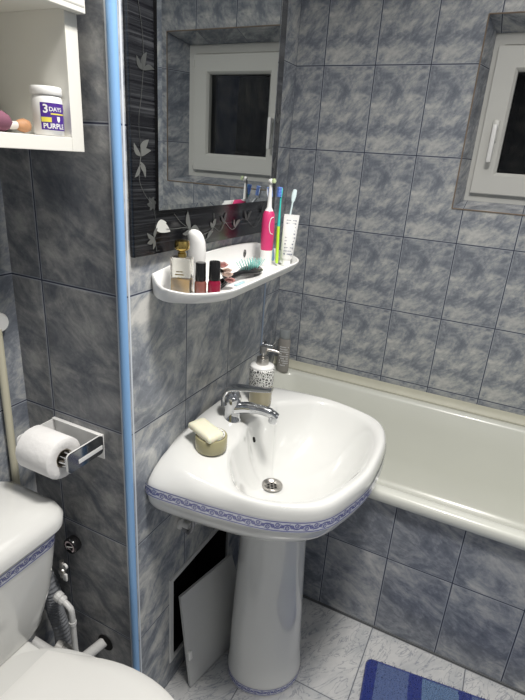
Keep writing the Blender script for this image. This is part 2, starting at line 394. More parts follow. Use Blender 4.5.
# ------------------------------------------------------------------ wash basin
YC = .335; RS = 1.12
O = [(0, 0), (0, .1), (0, .2), (0, .287), (.11, .2875), (.22, .274), (.31, .253), (.391, .205), (.430, .127), (.455, 0)]
RF = [(1, 1), (1, 1), (1, 1), (1, 1), (1, 1.03), (1, 1.09), (1.015, 1.13), (1.04, 1.20), (1.04, 1.17), (1, 1)]
def halfring(ctrl, sub):
    ext = [Vector((ctrl[1].x, -ctrl[1].y, ctrl[1].z))]+ctrl+[Vector((ctrl[-2].x, -ctrl[-2].y, ctrl[-2].z))]
    half = []
    for i in range(1, len(ext)-2):
        a, b, c, d = ext[i-1:i+3]
        for k in range(sub):
            t = k/sub; half.append(.5*((2*b)+(c-a)*t+(2*a-5*b+4*c-d)*t*t+(3*b-a-3*c+d)*t**3))
    half.append(ctrl[-1])
    for v in half: v.x = max(v.x, .0015)
    return half
def ringpts(ctrl, sub=6):
    # the basin is a little fuller on its tub side
    ctrl = [Vector(c) for c in ctrl]; left = halfring(list(ctrl), sub)
    right = halfring([Vector((c.x*f[0], c.y*f[1], c.z)) for c, f in zip(ctrl, RF)], sub)
    return [Vector((v.x, YC-v.y, v.z)) for v in left]+[Vector((v.x, YC+v.y, v.z)) for v in right[-2:0:-1]]
def sc(ctrl, s, z): return [(c[0]*s, c[1]*s, z) for c in ctrl]
Sh = [(0, 0, .82), (0, .08, .82), (0, .15, .815), (0, .238, .802), (.10, .276, .794), (.217, .270, .789), (.307, .2515, .788), (.389, .2040, .788), (.4285, .1268, .789), (.4540, 0, .790)]
Rd = [(.004, 0, .855), (.004, .06, .854), (.004, .115, .848), (.018, .180, .834), (.085, .243, .813), (.205, .264, .801), (.302, .2475, .798), (.382, .2010, .798), (.422, .1240, .799), (.447, 0, .800)]
Li = [(.050, 0, .836), (.050, .05, .836), (.060, .1, .835), (.100, .155, .827), (.135, .212, .812), (.206, .254, .801), (.294, .2425, .798), (.371, .1965, .798), (.412, .121, .799), (.438, 0, .800)]
Ed = [(.112, 0, .824), (.126, .05, .824), (.136, .1, .822), (.137, .142, .814), (.165, .195, .804), (.214, .239, .796), (.284, .234, .793), (.357, .190, .793), (.401, .116, .794), (.428, 0, .795)]
D = Vector((.192, 0, .644))
sink = thing('washbasin', 'white ceramic pedestal washbasin with blue patterned edge on the tiled wall', 'sink', (0, YC, 0))
rings = [ringpts(sc(O, .46, .622)), ringpts(sc(O, .80, .650)), ringpts(sc(O, .925, .683)), ringpts(sc(O, .982, .708)), ringpts(sc(O, .997, .733)), ringpts(sc(O, 1, .750)), ringpts(sc(O, 1, .768)),
         ringpts(Sh), ringpts(Rd), ringpts(Li), ringpts(Ed)]
def inner(s, f): return [tuple((D+(Vector(c)-D)*s).xy)+(c[2]+(D.z-c[2])*f,) for c in Ed]
for s, f in ((.978, .05), (.945, .14), (.88, .33), (.79, .54), (.67, .73), (.52, .87), (.35, .955), (.2, .99), (.12, 1.0)): rings.append(ringpts(inner(s, f)))
bm = BM(); loft(bm, rings, True, True, True)
bsn = link('basin', bm, CER, sink, 80)
mo = bsn.modifiers.new('s', 'SUBSURF'); mo.levels = 1; mo.render_levels = 1
# patterned band around the rim
def band_strip(name, lo, hi, parent, period=.052, off=.0006, close=False):
    period *= .8
    bm = BM(); uvl = bm.loops.layers.uv.new('UVMap'); n = len(lo)
    L = [0]
    for i in range(1, n): L.append(L[-1]+(Vector(lo[i])-Vector(lo[i-1])).length)
    a = [bm.verts.new(p) for p in lo]; b = [bm.verts.new(p) for p in hi]
    for i in range(n-1):
        f = bm.faces.new((a[i], a[i+1], b[i+1], b[i]))
        for lp, (u, v) in zip(f.loops, ((L[i], 0), (L[i+1], 0), (L[i+1], 1), (L[i], 1))): lp[uvl].uv = (u/period, v)
    me_o = link(name, bm, BAND, parent, 60); return me_o
def band_ring(s, z, off=.0012):
    r = ringpts(sc(O, s, z)); c = Vector((.15, YC, z)); out = []
    for p in r: out.append(p+(p-c).normalized()*off)
    n = len(r); k = 18; return [out[i % n] for i in range(k, n-k+1)]
band_strip('decor_band', band_ring(.998, .737, .0022), band_ring(1, .765, .0016), sink)
# faint maker's mark under the band, drain, overflow
bm = BM(); tube(bm, catmull([(.030, .0545, .722), (.042, .054, .716), (.055, .0535, .714), (.072, .0535, .715)], 4), .0006, 5); link('makers_mark', bm, pm('grey_print', (.2, .2, .22), .5), sink)
dz = .6500
bm = BM(); lathe(bm, [(.0145, -.005), (.0195, .0012), (.0265, .0032), (.0280, .0022), (.0290, -.001)], (D.x, YC, dz), n=40, cap=False); dr = link('drain_ring', bm, STEEL, sink)
bm = BM(); lathe(bm, [(.0, -.0040), (.0175, -.0040)], (D.x, YC, dz), n=40, cap=False); link('drain_cup', bm, STEEL, dr)
for k in range(7):
    aa = k*2*pi/6; rr = .0108 if k < 6 else 0
    bm = BM(); lathe(bm, [(.0, -.0032), (.0036, -.0032)], (D.x+rr*cos(aa), YC+rr*sin(aa), dz), n=12, cap=False); link('drain_hole', bm, DARK, dr)
bm = BM(); lathe(bm, [(0, .003), (.0052, .0024), (.0062, -.002)], (.1385, YC-.018, .782), (.93, 0, .35), n=20, sy=.55, cap=False)
for v in bm.verts: v.co.z = .782+(v.co.z-.782)*1.35
link('overflow_hole', bm, DARK, sink)
# pedestal
bm = BM()
def prow(xc, w, d, z, f=1.):
    # rounded column: full front, flattened back
    pts = []
    for k in range(48):
        a = 2*pi*k/48-pi/2; c_ = cos(a); pts.append((xc+(d*c_ if c_ > 0 else w*.8*c_), YC+w*sin(a), z))
    return pts
PR = [(.200, .118, .128, 0), (.200, .118, .128, .030), (.200, .116, .126, .035), (.199, .114, .122, .10), (.198, .111, .118, .18), (.198, .106, .112, .30), (.198, .101, .106, .42), (.198, .098, .102, .52), (.198, .097, .101, .60), (.198, .098, .102, .630)]
loft(bm, [prow(*p) for p in PR], True, True, True); ped = link('pedestal', bm, CER, sink, 50)
lo = [Vector(p) for p in prow(.200, .1190, .1290, .004)]; hi = [Vector(p) for p in prow(.200, .1190, .1290, .028)]
lo, hi = lo[-12:]+lo[:20], hi[-12:]+hi[:20]
band_strip('pedestal_band', lo, hi, ped, .05)

# mixer tap
tap = thing('basin_tap', 'chrome single lever mixer tap at the back of the basin', 'tap', (.052, .325, .845))
tx, ty, tz = .074, .308, .827
bm = BM(); lathe(bm, [(0, 0), (.0245, 0), (.0245, .004), (.0215, .008), (.0205, .03), (.021, .05), (.0225, .062), (.0205, .070), (0, .074)], (tx, ty, tz), n=32); link('body', bm, CHROME, tap, 50)
bm = BM(); tube(bm, catmull([(tx+.006, ty, tz+.034), (tx+.04, ty, tz+.043), (tx+.078, ty, tz+.045), (tx+.108, ty, tz+.040), (tx+.119, ty, tz+.033)], 5), [.0190]*3+[.0175]*5+[.0150]*7+[.0125]*6, 20, sy=.85)
sp_ = link('spout', bm, CHROME, tap, 60)
bm = BM(); lathe(bm, [(0, 0), (.0105, 0), (.0115, .003), (.0115, .018), (0, .02)], (tx+.110, ty, tz+.016), (.12, 0, .99), n=24); link('aerator', bm, CHROME, sp_, 50)
bm = BM(); path = catmull([(tx-.018, ty, tz+.045), (tx-.019, ty, tz+.070), (tx-.004, ty, tz+.090), (tx+.035, ty, tz+.097), (tx+.074, ty, tz+.101), (tx+.103, ty, tz+.105)], 6)
n = len(path); rings = []
for i, p in enumerate(path):
    t = (path[min(i+1, n-1)]-path[max(i-1, 0)]).normalized(); nn = Vector((-t.z, 0, t.x)); f = i/(n-1)
    w = .0245-(.011*f); th = .010-.0065*f
    rings.append([p+Vector((0, w*cos(2*pi*k/20), 0))+nn*(th*sin(2*pi*k/20)) for k in range(20)])
loft(bm, rings, True, True, True); link('lever', bm, CHROME, tap, 60)
bm = BM(); lathe(bm, [(0, 0), (.019, 0), (.0185, .010), (.012, .020), (0, .024)], (tx, ty, tz+.066), n=28); link('cartridge_cap', bm, CHROME, tap, 50)
Rt = Matrix.Translation((tx, ty, 0)) @ Matrix.Rotation(radians(9), 4, 'Z') @ Matrix.Translation((-tx, -ty, 0))
for o_ in [c for c in tap.children]+[sp_.children[0]]: o_.data.transform(Rt)

# soap dish and soap
dish = thing('soap_dish', 'round translucent straw coloured soap dish with black scroll print on the left of the basin', 'soap dish', (.098, .155, .824))
dcx, dcy, dcz = .096, .172, .821
AMB = pm('straw_resin', (.50, .46, .27), .15, trans=.25)
bm = BM(); lathe(bm, [(0, 0), (.036, 0), (.038, .003), (.038, .033), (.0365, .0355), (.033, .035), (.031, .0325), (0, .0325)], (dcx, dcy, dcz), n=48); link('dish_body', bm, AMB, dish, 40)
bm = BM(); lathe(bm, [(0, 0), (.0325, 0), (.0325, .0015), (0, .0015)], (dcx-.001, dcy+.001, dcz+.0352), n=40); ins = link('dish_insert', bm, WPL, dish, 40)
bm = BM()
random.seed(3)
for k in range(7):
    a0 = .4+k*.33; cx_, cy_ = dcx+.024*cos(a0+.1), dcy+.024*sin(a0+.1)
    pts = [(cx_+.0055*(1-j/9)*cos(j*.8+k), cy_+.0055*(1-j/9)*sin(j*.8+k), dcz+.0373) for j in range(8)]
    tube(bm, catmull(pts, 3), .0007, 5)
link('scroll_print', bm, BLKPL, ins, 0)
Ms = Matrix.Translation((dcx-.012, dcy-.006, dcz+.049)) @ Matrix.Rotation(radians(-18), 4, 'Z') @ Matrix.Rotation(radians(7), 4, 'Y')
bm = BM(); rg = []
for z, s in ((-.0085, .86), (-.0065, .96), (-.001, 1.0), (.004, .97), (.0075, .86), (.0088, .6), (.0085, .2)):
    rg.append([Ms @ Vector((x*s, y*s, z-.0028*((x*s)/.04)**2)) for x, y in rrect(.084, .047, .007, 5)])
loft(bm, rg, True, True, True)
tag(link('soap_bar', bm, pm('cream_soap', (.80, .77, .60), .45, sss=.1), None, 50), 'cream bar of soap tilted on top of the round dish', 'soap')

# soap dispenser
px_, py_, pz_ = .094, .431, .829
ds = thing('soap_dispenser', 'pump soap dispenser with patterned white collar and straw coloured base behind the basin tap', 'soap dispenser', (px_, py_, pz_))
bm = BM(); lathe(bm, [(0, .0), (.030, .0), (.032, .003), (.0318, .062), (.030, .063), (0, .063)], (px_, py_, pz_), n=40); link('bottle', bm, pm('straw_bottle', (.50, .45, .30), .1, trans=.35), ds, 40)
def lattice_mat():
    m, nt, b = newmat('black_white_lattice'); N = NB(nt)
    tc = nt.nodes.new('ShaderNodeTexCoord'); v = nt.nodes.new('ShaderNodeTexVoronoi'); v.feature = 'DISTANCE_TO_EDGE'; v.inputs['Scale'].default_value = 135
    nt.links.new(tc.outputs['Object'], v.inputs['Vector'])
    nt.links.new(N.mix(N.step(v.outputs['Distance'], .12, .2), (.05, .05, .05), (.85, .85, .82)), b.inputs['Base Color']); b.inputs['Roughness'].default_value = .3
    return m
bm = BM(); lathe(bm, [(.0322, .060), (.0338, .062), (.0342, .107), (.032, .1095)], (px_, py_, pz_), n=40, cap=False); link('lattice_sleeve', bm, lattice_mat(), ds, 40)
bm = BM(); lathe(bm, [(.0325, .109), (.0335, .112), (.031, .116), (.018, .119), (0, .12)], (px_, py_, pz_), n=40, cap=False); link('shoulder', bm, WPL, ds, 60)
bm = BM(); lathe(bm, [(0, .118), (.0165, .118), (.017, .120), (.0165, .137), (.0075, .140), (.0075, .142), (0, .142)], (px_, py_, pz_), n=28); link('collar', bm, STEEL, ds, 40)
bm = BM(); lathe(bm, [(0, .140), (.0045, .14), (.0045, .148), (.010, .149), (.0105, .167), (.0095, .169), (0, .169)], (px_, py_, pz_), n=24)
tube(bm, [(px_+.006, py_+.002, pz_+.161), (px_+.03, py_+.008, pz_+.160), (px_+.042, py_+.012, pz_+.156)], [.0045, .0035, .0028], 12); link('pump', bm, STEEL, ds, 50)

# grey bottle standing in the far corner of the tub rim
bx_, by_, bz_ = -.196, 1.270, .5535
gb = thing('shampoo_bottle', 'slim grey translucent bottle standing in the far corner of the tub rim', 'bottle', (bx_, by_, bz_))
bm = BM(); lathe(bm, [(0, 0), (.026, 0), (.029, .004), (.029, .150), (.026, .158), (.022, .160), (0, .160)], (bx_, by_, bz_), n=28, sy=.72); link('bottle', bm, pm('grey_translucent', (.40, .38, .36), .2, trans=.25), gb, 40)
bm = BM(); lathe(bm, [(0, .16), (.024, .16), (.026, .165), (.027, .200), (.024, .203), (0, .203)], (bx_, by_, bz_), n=28, sy=.72); link('cap', bm, pm('clear_cap', (.62, .66, .68), .15, trans=.6), gb, 40)
bm = BM()
for r_ in range(9):
    zz = .035+r_*.011
    for k in range(7):
        if random.random() < .3: continue
        aa = -1.9+k*.22; p = Vector((bx_+.0295*cos(aa), by_+.0295*.72*sin(aa), bz_+zz)); box(bm, p.x-.0022, p.x+.0022, p.y-.0006, p.y+.0006, p.z-.0025, p.z+.0025)
link('print', bm, pm('pale_print', (.7, .7, .72), .4), gb, 0)

# ------------------------------------------------------------------ mirror
MZ0, MZ1 = 1.281, 2.08
mir = thing('mirror', 'rectangular wall mirror in a wide black striped frame with floral print', 'mirror', (.0, .308, MZ0))
bm = BM(); box(bm, .0020, .0125, .0185, .596, MZ0, MZ1, .0015); link('frame_panel', bm, STRIPE, mir, 30)
bm = BM()
gy0, gy1, gz0, gz1 = .080, .548, 1.364, 2.0
x0_, x1_ = .0200, .0225
bo = [(x0_, gy0, gz0), (x0_, gy1, gz0), (x0_, gy1, gz1), (x0_, gy0, gz1)]; bv = .009
bi = [(x1_, gy0+bv, gz0+bv), (x1_, gy1-bv, gz0+bv), (x1_, gy1-bv, gz1-bv), (x1_, gy0+bv, gz1-bv)]
for i in range(4): quad(bm, [bo[i], bo[(i+1) % 4], bi[(i+1) % 4], bi[i]])
quad(bm, bi); link('mirror_glass', bm, MIRROR, mir, 0)
bm = BM(); 
box(bm, .0120, .0199, gy0, gy1, gz0, gz1)
for (p, q) in (((gy0-.004, gz0-.004, ), (gy1+.004, gz0)), ((gy0-.004, gz0), (gy0, gz1)), ((gy1, gz0), (gy1+.004, gz1))): pass
link('glass_edge', bm, BLKPL, mir, 0)
# floral print on the frame: stems, leaves, petals
PRN = pm('silver_flower_print', (.15, .155, .15), .35, metal=.2); PRW = pm('white_flower_print', (.62, .63, .60), .35); PRG = pm('grey_leaf_print', (.055, .058, .058), .35)
PX = .0129; PDY, PDZ = .0205, -.0056
def petal(bm, y, z, L, W, ang, x):
    n = 10; top = []; bot = []
    for k in range(n+1):
        t = k/n; w = W*sin(pi*t)**.8*(1-.35*t) if 0 < k < n else 0; u = L*t
        for sg, lst in ((1, top), (-1, bot)):
            a, b = u, sg*w + .12*L*sin(pi*t)
            lst.append((x, y+PDY+a*cos(ang)-b*sin(ang), z+PDZ+a*sin(ang)+b*cos(ang)))
    f = [bm.verts.new(p) for p in top+bot[::-1][1:-1]]
    bm.faces.new(f)
def fl(m, petals, stems, root=None):
    global PX
    for k, p in enumerate(petals):
        pass
    bm = BM()
    for k, p in enumerate(petals): petal(bm, p[0], p[1], p[2], p[3], radians(p[4]), PX+.00004*k)
    for st in stems: tube(bm, catmull([(PX, y+PDY, z+PDZ) for y, z in st], 6), .0006, 5)
    PX += .0002
    link('flower_print', bm, m, mir, 0)
fl(PRN, [(.020, 1.464, .036, .009, 52), (.020, 1.464, .030, .006, 20), (.020, 1.464, .028, .006, 130), (.018, 1.455, .030, .006, -65), (.016, 1.448, .024, .005, -125), (.017, 1.449, .024, .005, -50)], [[(.020, 1.464), (.016, 1.446), (.015, 1.423), (.028, 1.40), (.048, 1.382)]])
fl(PRG, [(.048, 1.382, .014, .005, a) for a in (0, 60, 120, 180, 240, 300)], [[(.048, 1.382), (.056, 1.362), (.059, 1.345), (.056, 1.339)]])
fl(PRG, [(.030, 1.60, .03, .007, 70), (.030, 1.60, .025, .006, 130), (.030, 1.60, .03, .005, 10)], [[(.030, 1.60), (.024, 1.56), (.016, 1.52), (.020, 1.464)]])
fl(PRG, [(.02, 1.70, .03, .007, 60), (.02, 1.70, .028, .006, 110)], [[(.02, 1.70), (.03, 1.65), (.030, 1.60)]])
fl(PRW, [(.058, 1.334, .046, .012, -10), (.058, 1.336, .034, .009, 14)], [])
fl(PRN, [(.052, 1.318, .022, .006, -160), (.052, 1.318, .022, .005, -100), (.052, 1.318, .024, .005, 150), (.052, 1.318, .022, .005, 60)], [[(.056, 1.336), (.053, 1.32), (.06, 1.292)]])
fl(PRN, [(.172, 1.325, .040, .009, 105), (.172, 1.325, .034, .007, -10), (.172, 1.325, .03, .006, 195)], [[(.09, 1.332), (.12, 1.330), (.15, 1.330), (.172, 1.325)], [(.172, 1.325), (.14, 1.340), (.115, 1.360)]])
fl(PRN, [(.262, 1.322, .020, .007, 60), (.262, 1.322, .018, .006, 140)], [[(.172, 1.325), (.21, 1.310), (.24, 1.312), (.262, 1.322), (.262, 1.352)]])
fl(PRN, [(.236, 1.298, .03, .006, 30)], [[(.20, 1.292), (.236, 1.298)]])
fl(PRG, [(.31, 1.33, .022, .005, 70), (.31, 1.33, .022, .005, 140)], [[(.262, 1.322), (.29, 1.31), (.31, 1.33)]])
fl(PRN, [(.36, 1.312, .028, .006, 40), (.36, 1.312, .022, .005, 110)], [[(.31, 1.33), (.34, 1.31), (.36, 1.312)]])
fl(PRG, [(.42, 1.325, .03, .006, 50), (.42, 1.325, .03, .006, 120)], [[(.36, 1.312), (.39, 1.33), (.42, 1.325)]])
fl(PRG, [(.50, 1.335, .025, .006, 80), (.50, 1.335, .025, .006, 20)], [[(.42, 1.325), (.46, 1.305), (.50, 1.335), (.54, 1.38)]])
fl(PRG, [(.553, 1.45, .03, .007, 80), (.553, 1.45, .026, .006, 130)], [[(.54, 1.38), (.545, 1.41), (.553, 1.45)]])
fl(PRG, [(.556, 1.56, .03, .007, 60), (.556, 1.56, .028, .006, 120)], [[(.553, 1.45), (.56, 1.50), (.556, 1.56), (.55, 1.62)]])

for ch in mir.children:          # the mirror hangs very slightly turned: its right side stands off the wall
    for v in ch.data.vertices: v.co.x += .0133*v.co.y

# ------------------------------------------------------------------ wall shelf (oval tray)
SH = thing('wall_shelf', 'white oval plastic shelf tray fixed to the tiles under the mirror', 'shelf', (0, .32, 1.195))
sy0, sy1 = .045, .566
def tray(x1, e, z, zb=None, xb=.002, n=14):
    # D-shaped outline: flat against the wall, rounded ends
    y0, y1 = sy0+e, sy1-e; x1 = x1-e; r = .095; pts = []
    for k in range(n+1):
        a = pi+(-pi/2)*k/n   # left end, from wall to front
        xx = xb+(x1-xb)*sin(pi/2*k/n)**.8; pts.append((xx, y0+r*(1-cos(pi/2*k/n))*1.25+.036*max(0, 1-xx/.062)**1.5, k/n))
    out = [(p[0], p[1]) for p in pts]
    m_ = 6
    for k in range(1, m_): out.append((x1, out[n][1]+(y1-(out[n][1]-y0)-out[n][1])*k/m_))
    out += [(p[0], y1-(p[1]-y0)) for p in pts[::-1]]
    nb_ = 12; out += [(xb, y1+(y0-y1)*k/nb_) for k in range(1, nb_)]
    zz = []
    for x, y in out:
        f = max(0, min(1, (x-xb)/(x1-xb))); arch = sin(pi*max(0, min(1, (y-y0)/(y1-y0))))**.6
        zq = zb if zb is None else z+(zb-z)*(.45+.75*arch); zz.append((x, y, z if zb is None else zq+(z-zq)*min(1, f*1.7)**.7))
    return zz
bm = BM()
R = [tray(.140, .014, 1.2040), tray(.150, .004, 1.2080), tray(.158, .0, 1.2250, 1.2470), tray(.158, .0, 1.2290, 1.2570), tray(.158, .0022, 1.2305, 1.2590, .004), tray(.158, .0048, 1.2280, 1.2570, .0068),
     tray(.155, .007, 1.2120, 1.2150, .009), tray(.147, .012, 1.2078, None, .014)]
vr = loft(bm, R, True, True, True); link('tray', bm, WPL, SH, 50)
bm = BM(); lathe(bm, [(.0055, 0), (.0075, .0012), (.0085, .0)], (.0095, .455, 1.234), (1, 0, 0), n=24, sx=1.15, sy=.8, cap=False)
lathe(bm, [(0, 0), (.004, .0012), (.0045, 0)], (.0095, .455, 1.234), (1, 0, 0), n=20, sx=1.1, sy=.45, cap=False); link('emblem', bm, pm('dark_oval_emblem', (.06, .06, .06), .3), SH, 0)
SZ = 1.2082

# perfume
GOLD = pm('gold_cap', (.70, .50, .16), .15, metal=1)
pf_x, pf_y = .052, .112
pf_ = thing('perfume_bottle', 'square clear glass perfume bottle with amber liquid and gold cap, leftmost on the shelf', 'perfume', (pf_x, pf_y, SZ))
Mp = Matrix.Translation((pf_x, pf_y, SZ)) @ Matrix.Rotation(radians(18), 4, 'Z')
bm = BM(); box(bm, -.021, .021, -.013, .013, 0, .078, .003, M=Mp); link('glass_bottle', bm, pm('bottle_glass', (.93, .92, .86), .03, trans=.9), pf_, 30)
bm = BM(); box(bm, -.0195, .0195, -.0098, .0098, .006, .036, .002, M=Mp); link('liquid', bm, pm('amber_liquid', (.92, .55, .14), .05, trans=.6), pf_, 30)
bm = BM(); box(bm, -.010, .0075, -.0138, -.0128, .044, .046, M=Mp); box(bm, -.008, .0055, -.0138, -.0128, .050, .0515, M=Mp); box(bm, -.006, .004, -.0138, -.0128, .038, .039, M=Mp); link('print', bm, GOLD, pf_, 0)
bm = BM(); lathe(bm, [(0, .078), (.0085, .078), (.0085, .085), (.0065, .087), (.0065, .0895), (.0125, .092), (.0148, .096), (.0148, .105), (.0135, .1095), (.009, .111), (0, .1115)], (pf_x, pf_y, SZ), n=28); link('cap', bm, GOLD, pf_, 40)

STX, STY = .044, .176
# white tube behind
wt = thing('deodorant_stick', 'tall white rounded stick standing behind the two nail polish bottles', 'deodorant', (.044, .176, SZ))
bm = BM(); lathe(bm, [(0, 0), (.0185, 0), (.019, .004), (.0185, .058)], (.044, .176, SZ), n=28, sy=.8, cap=False); lathe(bm, [(.0165, .058), (0, .0585)], (.044, .176, SZ), n=28, sy=.8, cap=False); link('body', bm, WPL, wt, 40)
bm = BM(); rings = []
for h, s in ((.059, 1.02), (.065, 1.06), (.08, 1.08), (.1, 1.02), (.112, .9), (.119, .7), (.1225, .4), (.1235, .1)):
    rings.append([(STX+.0190*s*cos(2*pi*k/28)-.002*max(0, (h-.1)/.02), STY+.0150*s*sin(2*pi*k/28)-.006*max(0, (h-.095)/.03), SZ+h-.10*max(0, (.0165*s*cos(2*pi*k/28)))*(h/.12)) for k in range(28)])
loft(bm, rings, True, True, True); link('cap', bm, WPL, wt, 50)

def polish(x, y, col, label, hb, hc, r):
    t = thing('nail_polish', label, 'nail polish', (x, y, SZ), 'nail polish bottles on the shelf')
    bm = BM(); lathe(bm, [(0, 0), (r*.92, 0), (r, .003), (r, hb-.006), (r*.85, hb-.001), (r*.6, hb), (0, hb)], (x, y, SZ), n=28); link('bottle', bm, pm('polish_'+label[:5], col, .08, coat=.5), t, 40)
    bm = BM(); lathe(bm, [(0, hb), (r*.86, hb), (r*.9, hb+.002), (r*.84, hb+hc-.002), (r*.78, hb+hc), (0, hb+hc)], (x, y, SZ), n=28); link('cap', bm, BLKPL, t, 40)
polish(.086, .128, (.20, .075, .06), 'short brown nail polish bottle with black cap, left of the pair', .033, .036, .0122)
polish(.110, .142, (.22, .004, .03), 'dark red nail polish bottle with black cap, right of the pair', .035, .037, .0132)

# flower hair clip
hc = thing('hair_clip', 'hair clip of dusty pink fabric roses beside the red nail polish', 'hair clip', (.095, .210, SZ))
PK = pm('dusty_pink_petals', (.80, .52, .50), .8, noise=.3, nscale=150); PK2 = pm('pale_pink_petals', (.85, .68, .62), .8, noise=.3, nscale=150)
def rose(c, R, m, seed):
    random.seed(seed); bm = BM()
    for lay, (rr, nn, tilt) in enumerate(((.25, 3, 1.3), (.5, 5, 1.0), (.8, 6, .65), (1.0, 7, .3))):
        for k in range(nn):
            a = 2*pi*k/nn+lay*.6+random.uniform(-.2, .2); pts = []
            Mx = Matrix.Translation(c) @ Matrix.Rotation(a, 4, 'Z') @ Matrix.Rotation(-tilt, 4, 'Y')
            g = 5; vs = []
            for i in range(g):
                row = []
                for j in range(g):
                    u = (i/(g-1)); v = (j/(g-1)-.5)*2*(.35+.65*sin(pi*min(1, u*.75+.1)))
                    row.append(bm.verts.new(Mx @ Vector((R*(.15+.85*u)*(.6+.4*rr), R*.5*v*rr+0, R*.35*(v*v)*rr+R*.2*u*u*random.uniform(.8, 1.2)))))
                vs.append(row)
            for i in range(g-1):
                for j in range(g-1): bm.faces.new((vs[i][j], vs[i+1][j], vs[i+1][j+1], vs[i][j+1]))
    bmesh.ops.solidify(bm, geom=bm.faces, thickness=.0006)
    return bm
for i, (c, R_, m_) in enumerate((((.094, .197, SZ+.046), .015, PK), ((.108, .197, SZ+.028), .014, PK2), ((.108, .210, SZ+.013), .0135, PK), ((.092, .222, SZ+.030), .013, PK2))):
    link('fabric_rose', rose(c, R_, m_, i+1), m_, hc, 60)
bm = BM(); tube(bm, catmull([(.092, .196, SZ+.004), (.094, .216, SZ+.012), (.087, .216, SZ+.03), (.087, .201, SZ+.04)], 5), .004, 8, sy=2.2); link('clasp', bm, BLKPL, hc, 50)
bm = BM(); box(bm, .100, .108, .240, .280, SZ, SZ+.0025, .001, M=None); tag(link('plastic_strip', bm, pm('pale_blue_plastic', (.42, .62, .68), .3), None, 30), 'small pale blue plastic strip lying on the shelf by the hairbrush', 'comb')

# hairbrush
hb_ = thing('hairbrush', 'black hairbrush with teal bristles lying on the shelf', 'hairbrush', (.080, .31, SZ))
bm = BM(); rings = []
for t_, w, h in ((0, .004, .004), (.03, .008, .006), (.2, .009, .006), (.42, .008, .006), (.50, .014, .007), (.60, .021, .007), (.75, .024, .007), (.9, .020, .006), (.98, .010, .005), (1, .003, .004)):
    y = .215+t_*.185; x = .080+.004*sin(t_*3)
    rings.append([(x+w*cos(2*pi*k/20), y, SZ+.0085+h*sin(2*pi*k/20)+.006*sin(pi*min(1, t_*1.3))) for k in range(20)])
loft(bm, rings, True, True, True); link('handle', bm, BLKPL, hb_, 50)
bm = BM(); random.seed(5)
for i in range(9):
    for j in range(7):
        u, v = (i-4)/4, (j-3)/3
        if u*u+v*v > 1.05: continue
        p = Vector((.082+v*.017, .352+u*.040, SZ+.018)); q = p+Vector((v*.009, u*.012, .016)); tube(bm, [p, (p+q)/2, q], [.0009, .0007, .0009], 5)
bs = link('bristles', bm, pm('teal_bristles', (.20, .55, .50), .4), hb_, 0); bs['kind'] = 'stuff'
bm = BM(); lathe(bm, [(0, 0), (.019, 0), (.0185, .003), (.012, .005), (0, .0055)], (.082, .350, SZ+.014), n=28, sx=1, sy=1.9); link('cushion', bm, BLKPL, hb_, 50)

# electric toothbrush
PINK = pm('raspberry_rubber', (.62, .045, .17), .4)
ex, ey = .064, .472
et = thing('electric_toothbrush', 'raspberry pink and white electric toothbrush standing on the shelf', 'toothbrush', (ex, ey, SZ))
bm = BM(); lathe(bm, [(0, 0), (.0150, 0), (.0155, .003), (.0155, .040), (0, .040)], (ex, ey, SZ), n=28); link('white_base', bm, WPL, et, 40)
bm = BM(); lathe(bm, [(.0155, .040), (.0162, .05), (.0168, .08), (.0165, .11), (.0150, .13), (.0110, .138)], (ex, ey, SZ), n=28, cap=False); link('handle', bm, PINK, et, 60)
bm = BM(); lathe(bm, [(.0110, .138), (.0085, .142), (.0062, .147), (.0055, .165), (.0042, .195), (.0040, .205), (0, .206)], (ex, ey, SZ), n=20); nk = link('brush_neck', bm, WPL, et, 50)
bm = BM(); lathe(bm, [(0, -.004), (.006, -.004), (.0063, .002), (0, .003)], (ex+.002, ey-.002, SZ+.209), (.9, -.25, .2), n=20); link('brush_head', bm, WPL, nk, 40)
bm = BM(); random.seed(2)
for k in range(26):
    a = k*2.4; r_ = .0055*sqrt(k/26); Q = Vector((0, 0, 1)).rotation_difference(Vector((.9, -.25, .2))).to_matrix(); p = Vector((ex+.004, ey-.002, SZ+.209))+Q@Vector((r_*cos(a), r_*sin(a), .004)); tube(bm, [p, p+Q@Vector((0, 0, .005))], .0009, 5)
bs = link('bristles', bm, pm('pale_green_bristles', (.62, .72, .45), .5), nk, 0); bs['kind'] = 'stuff'
bm = BM(); pts = [(ex+.0165*cos(a_), ey+.0165*sin(a_), SZ+z_) for a_, z_ in ((-.35, .122), (-.1, .119), (.05, .10), (-.1, .082), (-.35, .080))]
pts = [(ex+.0168*cos(a_), ey+.0168*sin(a_), SZ+z_) for a_, z_ in ((-.3, .124), (-.75, .120), (-.95, .103), (-.75, .086), (-.3, .082))]
tube(bm, catmull(pts, 5), .0011, 6); link('white_loop_print', bm, WPL, et, 0)

